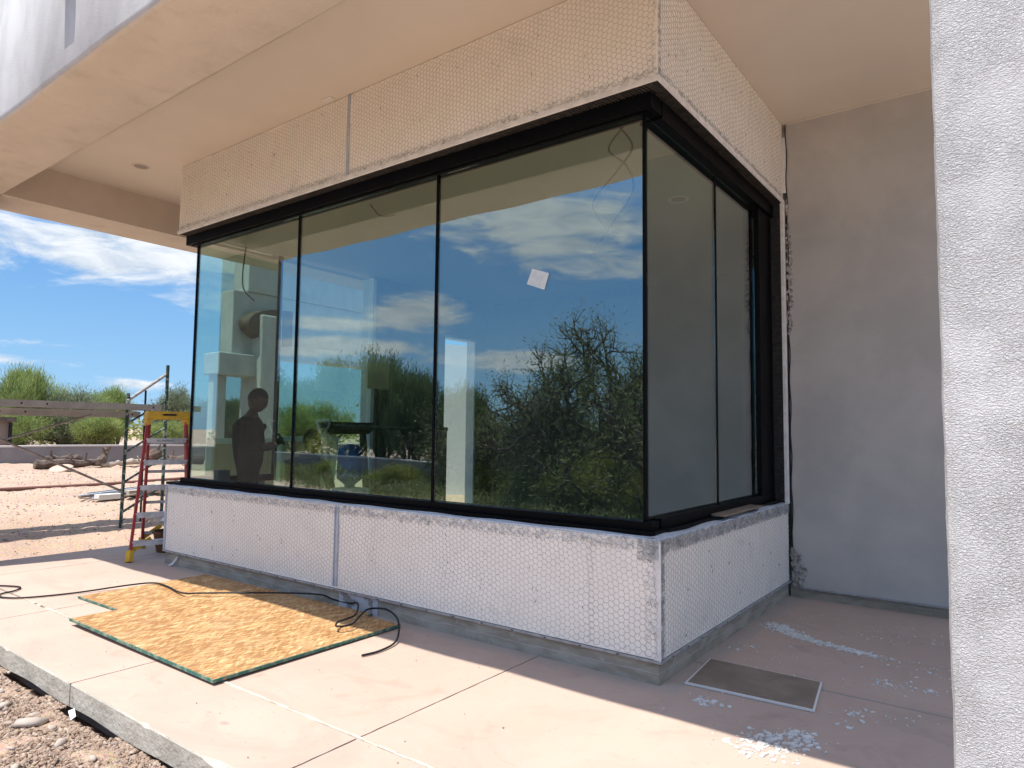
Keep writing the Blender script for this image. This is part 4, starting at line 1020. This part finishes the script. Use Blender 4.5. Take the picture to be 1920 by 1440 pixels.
# ------------------------------------------------------------------ scaffold
sf = thing('scaffold', 'green painted scaffold frame with sloping rungs standing on the dirt', 'scaffold')
def rod(nm, p, q, r_, m): MB().bar(p, q, r_*2, r_*2, n=10).build(nm, m, sf)
gz = lambda x, y: float(ground_z(x, y))
rod('post', (-8.95, .86, gz(-8.95, .86)), (-9.0, .90, 2.02), .024, M['scaf_green'])
rod('post', (-9.45, 1.70, gz(-9.45, 1.7)), (-9.35, 1.645, 2.52), .026, M['scaf_green'])
rod('post', (-9.25, 1.28, gz(-9.25, 1.28)), (-9.15, 1.22, 2.08), .015, M['rough_black'])
for za, zb_, r_, mm in ((1.90, 2.38, .024, 'scaf_galv'), (1.55, 1.94, .016, 'scaf_green'), (1.12, 1.50, .016, 'scaf_green'), (.68, 1.02, .017, 'scaf_green'), (.24, .55, .018, 'scaf_green')):
    rod('rung', (-8.98, .88, za), (-9.38, 1.655, zb_), r_, M[mm])
rod('cross_brace', (-8.97, .85, .56), (-9.25, -.58, 1.31), .017, M['scaf_galv']); rod('cross_brace', (-9.25, -.58, 1.31), (-9.3, -1.6, 1.8), .014, M['scaf_galv'])
rod('cross_brace', (-9.26, -.60, 1.30), (-9.12, .45, 1.68), .014, M['scaf_galv']); rod('cross_brace', (-9.26, -.60, 1.30), (-9.3, -1.6, .82), .014, M['scaf_galv'])
rod('post', (-9.32, -1.6, gz(-9.3, -1.6)), (-9.32, -1.6, 2.0), .024, M['scaf_green'])
def plank(x0, x1, z0, z1, y0, y1, lab):
    t = thing('scaffold_plank', lab, 'plank')
    box('side_rail', (x1-.03, y0, z0), (x1, y1, z1), M['alu'], t); box('side_rail', (x0, y0, z0), (x0+.03, y1, z1), M['alu'], t)
    box('deck', (x0+.031, y0, z1-.03), (x1-.031, y1, z1-.004), M['plank_under'], t)
    mb = MB()
    y = y0+.3
    while y < y1: mb.box((x0+.031, y, z0+.01), (x1-.031, y+.04, z1-.031)); y += .42
    mb.split('cross_rib', M['plank_under'], t)
    for y in (y1-.12, y1-1.55, y1-1.85): MB().tube([(x1-.001, y, (z0+z1)/2), (x1+.002, y, (z0+z1)/2)], .013, 10).build('rivet_hole', M['rough_black'], t)
plank(-9.30, -8.92, 1.765, 1.855, -1.7, 1.36, 'upper of two aluminium scaffold planks, nearer the slab')
plank(-9.72, -9.33, 1.655, 1.75, -1.7, 1.24, 'lower of two aluminium scaffold planks, farther from the slab')

# ------------------------------------------------------------------ yard
def wallseg(pts, top, name, label):
    t = thing(name, label, 'wall'); mb = MB(); cp_ = MB()
    for (p, q) in zip(pts[:-1], pts[1:]):
        p3, q3 = V_((p[0], p[1], 0)), V_((q[0], q[1], 0)); z0, z1 = p[2], q[2]
        d = (q3-p3).normalized(); nr = V_((-d.y, d.x, 0))*.12
        A = [p3-nr, q3-nr, q3+nr, p3+nr]
        mb.add([(a.x, a.y, -1.2) for a in A]+[(a.x, a.y, (z0 if i in (0, 3) else z1)-.04) for i, a in enumerate(A)], [(0, 3, 2, 1), (4, 5, 6, 7), (0, 1, 5, 4), (1, 2, 6, 5), (2, 3, 7, 6), (3, 0, 4, 7)])
        nr = nr*1.12; A = [p3-nr, q3-nr, q3+nr, p3+nr]
        cp_.add([(a.x, a.y, (z0 if i in (0, 3) else z1)-.0395) for i, a in enumerate(A)]+[(a.x, a.y, (z0 if i in (0, 3) else z1)) for i, a in enumerate(A)], [(0, 3, 2, 1), (4, 5, 6, 7), (0, 1, 5, 4), (1, 2, 6, 5), (2, 3, 7, 6), (3, 0, 4, 7)])
    mb.build('wall_body', M['sitewall'], t); cp_.build('wall_cap', M['wall_cap'], t); return t
wallseg([(-18.1, -9, .95), (-18.1, 3.2, 1.03), (-18.1, 16, .98)], 1, 'garden_wall', 'low grey garden wall with pale top across the yard')
wallseg([(-24, -12.2, .62), (-15.2, -12.0, .55), (-12.4, -11.8, .48)], .5, 'garden_wall', 'low wall behind the viewer, mirrored in the middle pane')
bw = thing('neighbour_house', 'brown stucco house corner beyond the garden wall at far left', 'house')
box('wall', (-26, -6, -.5), (-20, 2.80, 1.62), M['brownwall'], bw); box('roof_edge', (-26.1, -6, 1.6205), (-19.9, 2.88, 1.74), M['wood_dark'], bw)
box('downspout', (-19.99, 2.74, -.2), (-19.9, 2.80, 1.6), M['rough_black'], bw)
# boulder, logs
me = rock_mesh(IV, IF, np.array([[0, 0, 0.]]), np.array([.8]), 'boulder', M['boulder'])
o = link('boulder', me); o.location = (-16.4, 2.75, gz(-16.4, 2.75)+.06); o.scale = (.75, 1.25, .62); o.rotation_euler = (0, 0, .4)
ss = o.modifiers.new('s', 'SUBSURF'); ss.levels = 2; ss.render_levels = 2
for p in me.polygons: p.use_smooth = True
tag(o, 'pink rounded boulder in front of the garden wall', 'boulder')
def log(p, q, r0, r1, m, lab, nub=3):
    P = [V_(p).lerp(V_(q), i/10)+V_((rnd.uniform(-.03, .03), rnd.uniform(-.03, .03), rnd.uniform(-.025, .03))) for i in range(11)]
    mb = MB().tube(P, [r0+(r1-r0)*i/10+rnd.uniform(-.015, .015) for i in range(11)], 9)
    for _ in range(nub):
        b = P[rnd.randint(1, 9)]; mb.tube([b, b+V_((rnd.uniform(.02, .1), rnd.uniform(-.15, .15), rnd.uniform(.1, .3)))], [.04, .015], 6)
    tag(mb.build('driftwood_log', m, smooth=False), lab, 'log')
g0 = lambda x, y, d: (x, y, gz(x, y)+d)
log(g0(-17.0, 2.4, .10), g0(-17.0, 3.9, .12), .11, .09, M['wood_dark'], 'dark weathered log behind the pink boulder', 4)
log(g0(-17.2, 2.7, .20), g0(-17.1, 3.4, .22), .06, .07, M['wood_dark'], 'shorter dark log lying on top of the log behind boulder', 2)
log(g0(-16.8, 3.8, .07), g0(-16.9, 5.0, .12), .06, .08, M['wood_pale'], 'pale bleached log lying along the garden wall', 1)
log(g0(-16.9, 4.9, .14), g0(-16.9, 5.25, .36), .16, .14, M['wood_dark'], 'upright root stump at the end of the pale log', 4)
log(g0(-16.9, 5.3, .10), g0(-16.7, 6.4, .14), .13, .15, M['wood_dark'], 'dark knotted log behind the scaffold foot', 5)
log(g0(-16.8, 3.75, .12), g0(-16.9, 3.95, .5), .12, .06, M['wood_dark'], 'short upright dark stub between boulder and pale log', 2)
# hose across the yard
P = [(x_, y_, gz(x_, y_)+.03) for x_, y_ in [(-13.2, -2.5), (-13.4, -.6), (-13.5, 1), (-13.6, 2.4), (-13.9, 4), (-14.2, 5.5), (-14.4, 7)]]
tag(MB().tube(smooth_path(P), .035, 6).build('garden_hose', M['hose'], smooth=True), 'dark red hose lying across the gravel yard', 'hose')
# pile of studs and trim on the gravel
pcols = [M['galv'], M['alu'], M['rough_black'], M['board_brown'], M['wood_pale'], M['wood_dark']]
for k in range(13):
    x = -11.9+rnd.uniform(-.25, .25)-.12*k % .3; y0 = 1.35+rnd.uniform(0, .7); L = rnd.uniform(1.2, 2.4); y1 = min(y0+L, 4.1)
    xx = -11.7+rnd.uniform(-.32, .32); zz = .03+.012*(k // 2)
    o = MB().bar((xx, y0, gz(xx, y0)+zz), (xx-.5-rnd.uniform(-.2, .2), y1, gz(xx-.5, y1)+zz+.02), rnd.uniform(.05, .11), rnd.uniform(.015, .04)).build('metal_stud', pcols[k % 6] if k > 2 else M['galv'])
    tag(o, 'long thin stud or trim length in the scrap pile on the gravel', 'scrap length', 'lengths in the scrap pile')
tag(box('white_offcut', (-11.6, 1.55, gz(-11.6, 1.6)+.03), (-11.4, 1.95, gz(-11.6, 1.6)+.12), M['gypsum']), 'white block at the near end of the scrap pile', 'offcut')
tag(box('tan_offcut', (-11.75, 2.1, gz(-11.6, 2.1)+.06), (-11.5, 3.0, gz(-11.6, 2.5)+.13), M['wood_pale']), 'tan cardboard length on the scrap pile', 'offcut')
# white litter at scaffold foot
mb = MB()
for _ in range(14):
    x, y = -9.4+rnd.gauss(0, .35), 2.0+rnd.gauss(0, .35); z = gz(x, y)+.03
    mb.bar((x, y, z), (x+rnd.uniform(-.25, .25), y+rnd.uniform(-.3, .3), z+rnd.uniform(0, .12)), .05, .01)
o = mb.build('trim_scraps', M['gypsum']); tag(o, kind='stuff'); o['label'] = 'white trim scraps heaped behind the step ladder'

# ------------------------------------------------------------------ trees
def grow(seed, h, lean, nbase, levels, spread, upb, r0, wob=.18, first=.25):
    r = np.random.default_rng(seed); seg = []; tips = []
    def branch(p, d, L, rad, lev):
        n = 5; 
        for i in range(n):
            d = d+r.normal(0, wob, 3); d[2] += upb*.12; d /= np.linalg.norm(d)
            q = p+d*L/n; seg.append((p, q, rad*(1-.12*i), rad*(1-.12*(i+1)))); p = q
            if lev >= levels-1: tips.append((p.copy(), d.copy(), lev))
            if lev < levels and (i > 0 or lev > 0) and r.random() < (.75 if lev < levels-1 else .6):
                a = r.normal(0, 1, 3); a -= d*a.dot(d); a /= np.linalg.norm(a)
                nd = d*(1-spread)+a*spread+np.array([0, 0, upb*.15]); nd /= np.linalg.norm(nd)
                branch(p.copy(), nd, L*r.uniform(.5, .78), rad*.5, lev+1)
        tips.append((p.copy(), d.copy(), lev))
        if lev < levels:
            for _ in range(2):
                a = r.normal(0, 1, 3); nd = d+a*spread*.6; nd /= np.linalg.norm(nd); branch(p.copy(), nd, L*.62, rad*.5, lev+1)
    for b in range(nbase):
        a = 6.2832*b/nbase+r.uniform(-.4, .4); d = np.array([math.cos(a)*lean, math.sin(a)*lean, 1.]); d /= np.linalg.norm(d)
        branch(np.array([0, 0, -.1]), d, h*first*r.uniform(.85, 1.25), r0, 0)
    return seg, tips
def leaves(tips, n_per, rad, lw, ll, droop, seed, align=.5, limit=45000):
    r = np.random.default_rng(seed); P = np.array([t[0] for t in tips]); D = np.array([t[1] for t in tips])
    k = max(1, min(n_per, limit//max(1, len(P)))); P = np.repeat(P, k, 0); D = np.repeat(D, k, 0); n = len(P)
    c = P+r.normal(0, rad, (n, 3))+D*r.uniform(-.1, .15, (n, 1))
    d = D*align+r.normal(0, .5, (n, 3)); d[:, 2] -= droop; d /= np.linalg.norm(d, axis=1, keepdims=True)
    a = np.cross(d, r.normal(0, 1, (n, 3))); a /= np.linalg.norm(a, axis=1, keepdims=True)
    L = ll*r.uniform(.6, 1.4, (n, 1)); Wd = lw*r.uniform(.6, 1.3, (n, 1))
    V = np.stack([c-a*Wd*.5, c+d*L*.5-a*Wd*.35, c+d*L, c+d*L*.5+a*Wd*.5], 1).reshape(-1, 3)
    return V, np.arange(n*4).reshape(-1, 4)
def tree_meshes(name, seed, h, lean, nb, lev, spread, upb, r0, bark, leafmat, npl, rad, lw, ll, droop, align=.5, wob=.18, first=.25, limit=45000):
    seg, tips = grow(seed, h, lean, nb, lev, spread, upb, r0, wob, first)
    P = np.array([s_[0] for s_ in seg]); Q = np.array([s_[1] for s_ in seg]); rr = np.array([[s_[2] for s_ in seg], [s_[3] for s_ in seg]]).clip(.004)
    V, F = wires(P, Q, rr, 5); LV, LFc = leaves(tips, npl, rad, lw, ll, droop, seed+1, align, limit)
    top = max(V[:, 2].max(), LV[:, 2].max()); k = h/top
    return nmesh('trunk', V*k, F, bark, True), nmesh('crown', LV*k, LFc, leafmat)
T = {}
T['pv1'] = tree_meshes('pv1', 11, 4.5, .5, 6, 3, .5, 1.3, .10, M['bark'], M['leaf_pv'], 8, .12, .018, .17, -.55, 1.1)
T['pv2'] = tree_meshes('pv2', 23, 4.5, .75, 7, 3, .58, 1.0, .09, M['bark'], M['leaf_pv'], 11, .14, .019, .15, -.4, 1.0)
T['grey'] = tree_meshes('grey', 31, 4.0, .6, 5, 3, .6, .8, .07, M['bark'], M['leaf_grey'], 6, .10, .020, .11, -.2, .8)
T['mesq'] = tree_meshes('mesq', 41, 4.4, .9, 4, 4, .72, .35, .12, M['bark_dark'], M['leaf_mesq'], 3, .055, .014, .06, .15, .4, .24, .25)
T['mesq2'] = tree_meshes('mesq2', 47, 3.6, 1.1, 5, 4, .75, .25, .10, M['bark_dark'], M['leaf_mesq'], 3, .07, .015, .06, .15, .4, .26, .25)
T['dense'] = tree_meshes('dense', 53, 5.0, .35, 6, 3, .5, 1.2, .10, M['bark_dark'], M['leaf_dense'], 26, .13, .030, .16, -.35, .9)
T['bush'] = tree_meshes('bush', 61, 1.8, 1.3, 9, 3, .7, .35, .03, M['bark_dark'], M['leaf_bush'], 40, .10, .022, .05, 0, .3)
def plant(kind, x, y, h, base_h, rz, label, group, name='tree', wide=1.0, cat='tree', zoff=0):
    t = thing(name, label, cat, (x, y, gz(x, y)-.05+zoff), group, rz); k = h/base_h
    tr = link('trunk', T[kind][0], t); cr = link('crown', T[kind][1], t)
    t.scale = (k*wide, k*wide, k)
GD = 'palo verde trees behind the garden wall'
hk = .76
for (kind, x, y, h, bh, w_, lab) in [
    ('grey', -25, 1.6, 3.5, 4.0, 1, 'sparse grey green tree at the far left above the planks'),
    ('pv1', -24.5, 4.3, 4.3, 4.5, .85, 'tallest feathery green tree above the scaffold planks'),
    ('pv2', -23.0, 3.4, 2.3, 4.5, 1.3, 'dense low green tree right of the brown house corner'),
    ('pv2', -25.5, 6.2, 3.7, 4.5, .9, 'rounded bright green tree in the middle of the row behind the wall'),
    ('grey', -24, 5.6, 3.3, 4.0, .9, 'thin grey twiggy tree between the tallest tree and rounded tree'),
    ('pv1', -26.5, 8.2, 3.7, 4.5, .8, 'narrow green tree left of the scaffold guardrail'),
    ('grey', -25, 9.9, 3.9, 4.0, .75, 'open grey green tree directly behind the scaffold guardrail'),
    ('pv1', -22.5, 6.0, 2.0, 4.5, 1.5, 'low spreading green tree just over the wall behind the planks'),
    ('pv2', -22.0, 8.0, 1.9, 4.5, 1.4, 'low bright green tree over the wall behind the scaffold'),
    ('grey', -21.5, 9.3, 3.0, 4.0, 1.0, 'bare twiggy grey tree just left of the window edge'),
    ('grey', -20.5, 10.2, 2.6, 4.0, 1.1, 'grey twiggy shrub touching the window edge behind the ladder'),
    ('pv2', -24, 11.5, 3.2, 4.5, 1.2, 'green tree seen through the leftmost glass pane'),
    ('dense', -21, 9.9, 3.1, 5.0, .8, 'dark upright tree in the opening of the stucco wing'),
    ('pv2', -21, 13.5, 3.2, 4.5, 1.2, 'green tree seen through the second pane from the left')]:
    plant(kind, x, y, h*hk, bh, x*3+y*7, lab, GD, 'palo_verde_tree' if kind[0] == 'p' else 'desert_tree', w_)
GR = 'trees mirrored in the window glass'
for (kind, x, y, h, bh, w_, lab) in [
    ('dense', -22.5, -13.0, 4.4, 5, .75, 'dark upright leafy tree mirrored left in the second pane'),
    ('dense', -19.2, -13.3, 5.3, 5, .75, 'tallest dark upright tree mirrored in the second pane'),
    ('dense', -17.6, -13.6, 4.9, 5, .7, 'dark leafy tree mirrored just right of the tallest one'),
    ('dense', -15.7, -13.4, 4.6, 5, .65, 'upright leafy tree mirrored beside the second mullion'),
    ('dense', -14.2, -14.4, 4.0, 5, .7, 'lower leafy tree mirrored at the second mullion'),
    ('mesq2', -12.3, -13.6, 3.1, 3.6, 1.2, 'low thin mesquite mirrored left in the largest pane'),
    ('mesq2', -10.2, -12.6, 2.9, 3.6, 1.1, 'mesquite with fine bare twigs mirrored mid largest pane'),
    ('mesq', -8.6, -12.3, 3.4, 4.4, .8, 'mesquite mirrored below the sticker in the largest pane'),
    ('mesq', -6.0, -11.8, 5.7, 4.4, .85, 'tallest mesquite mirrored at the right of the largest pane'),
    ('mesq2', -4.2, -11.9, 4.0, 3.6, 1.1, 'mesquite mirrored right at the glass corner'),
    ('dense', -5.2, -13.4, 2.7, 5, 1.3, 'dark dense tree mirrored behind the tallest mesquite'),
    ('dense', -9.8, -15.0, 2.0, 5, 1.5, 'dark low tree mirrored behind the mesquite twigs'),
    ('dense', -12.8, -15.2, 1.9, 5, 1.6, 'dark low tree mirrored at left of the largest pane')]:
    plant(kind, x, y, h, bh, x*5+y, lab, GR, 'mesquite_tree' if kind[0] == 'm' else 'leafy_tree', w_)
for (x, y, h, lab) in [(-6.3, -9.6, 1.75, 'round olive bush mirrored low in the largest pane'), (-8.1, -10.3, 1.5, 'olive bush mirrored left of the round one'), (-4.6, -9.4, 1.4, 'olive bush mirrored at the corner mullion'),
                       (-10.2, -10.8, 1.25, 'low olive bush mirrored beside the white doorway panel'), (-13.6, -11.0, .9, 'small olive bush mirrored before the low wall'), (-17.0, -10.5, .8, 'olive bush mirrored low in the second pane'), (-15.2, -9.3, .8, 'olive bush mirrored at foot of the second mullion'), (-12.3, -9.0, 1.0, 'olive bush mirrored beside the second mullion')]:
    plant('bush', x, y, h, 1.8, x*4, lab, 'olive bushes mirrored in the glass', 'bush', 1.15, 'bush')
# low weeds between the house and the mirrored trees
r = np.random.default_rng(9); n = 1500; wx = r.uniform(-24, -1, n); wy = r.uniform(-12.0, -6.8, n); m_ = 34
c = np.stack([wx, wy, ground_z(wx, wy)], 1).repeat(m_, 0); hgt = r.uniform(.10, .42, n).repeat(m_)
c = c+np.stack([r.normal(0, .16, n*m_), r.normal(0, .16, n*m_), r.uniform(0, 1, n*m_)*hgt], 1)
dd = r.normal(0, .5, (n*m_, 3)); dd[:, 2] += .7; dd /= np.linalg.norm(dd, axis=1, keepdims=True); aa = np.cross(dd, r.normal(0, 1, (n*m_, 3))); aa /= np.linalg.norm(aa, axis=1, keepdims=True)
V = np.stack([c-aa*.014, c+dd*.11, c+aa*.014], 1).reshape(-1, 3)
o = link('desert_weeds', nmesh('desert_weeds', V, np.arange(n*m_*3).reshape(-1, 3), M['leaf_mesq'])); tag(o, kind='stuff'); o['label'] = 'low weeds covering the yard mirrored in the glass'
# far scrub on the horizon
r = np.random.default_rng(5); n = 120
ang = r.uniform(2.5, 4.4, n); ang2 = np.concatenate([ang]); dist = r.uniform(34, 90, n)
V = []; F = []; k0 = 0
for a_, d_ in zip(ang2, dist):
    m_ = 260; c = np.array([math.cos(a_)*d_, math.sin(a_)*d_*1.0+2, .6]); hh = r.uniform(1.2, 2.6)
    q = r.normal(0, 1, (m_, 3)); q /= np.linalg.norm(q, axis=1, keepdims=True); q *= r.uniform(.4, 1, (m_, 1))
    p = c+q*np.array([2.2, 2.2, hh]); s_ = .28
    dd = r.normal(0, 1, (m_, 3)); dd /= np.linalg.norm(dd, axis=1, keepdims=True); aa = np.cross(dd, r.normal(0, 1, (m_, 3))); aa /= np.linalg.norm(aa, axis=1, keepdims=True)
    V.append(np.stack([p-aa*s_*.4, p+dd*s_, p+aa*s_*.4], 1).reshape(-1, 3)); F.append(np.arange(m_*3).reshape(-1, 3)+k0); k0 += m_*3
o = link('distant_scrub', nmesh('distant_scrub', np.concatenate(V), np.concatenate(F), M['leaf_bush'])); tag(o, kind='stuff'); o['label'] = 'far off desert scrub along the horizon'
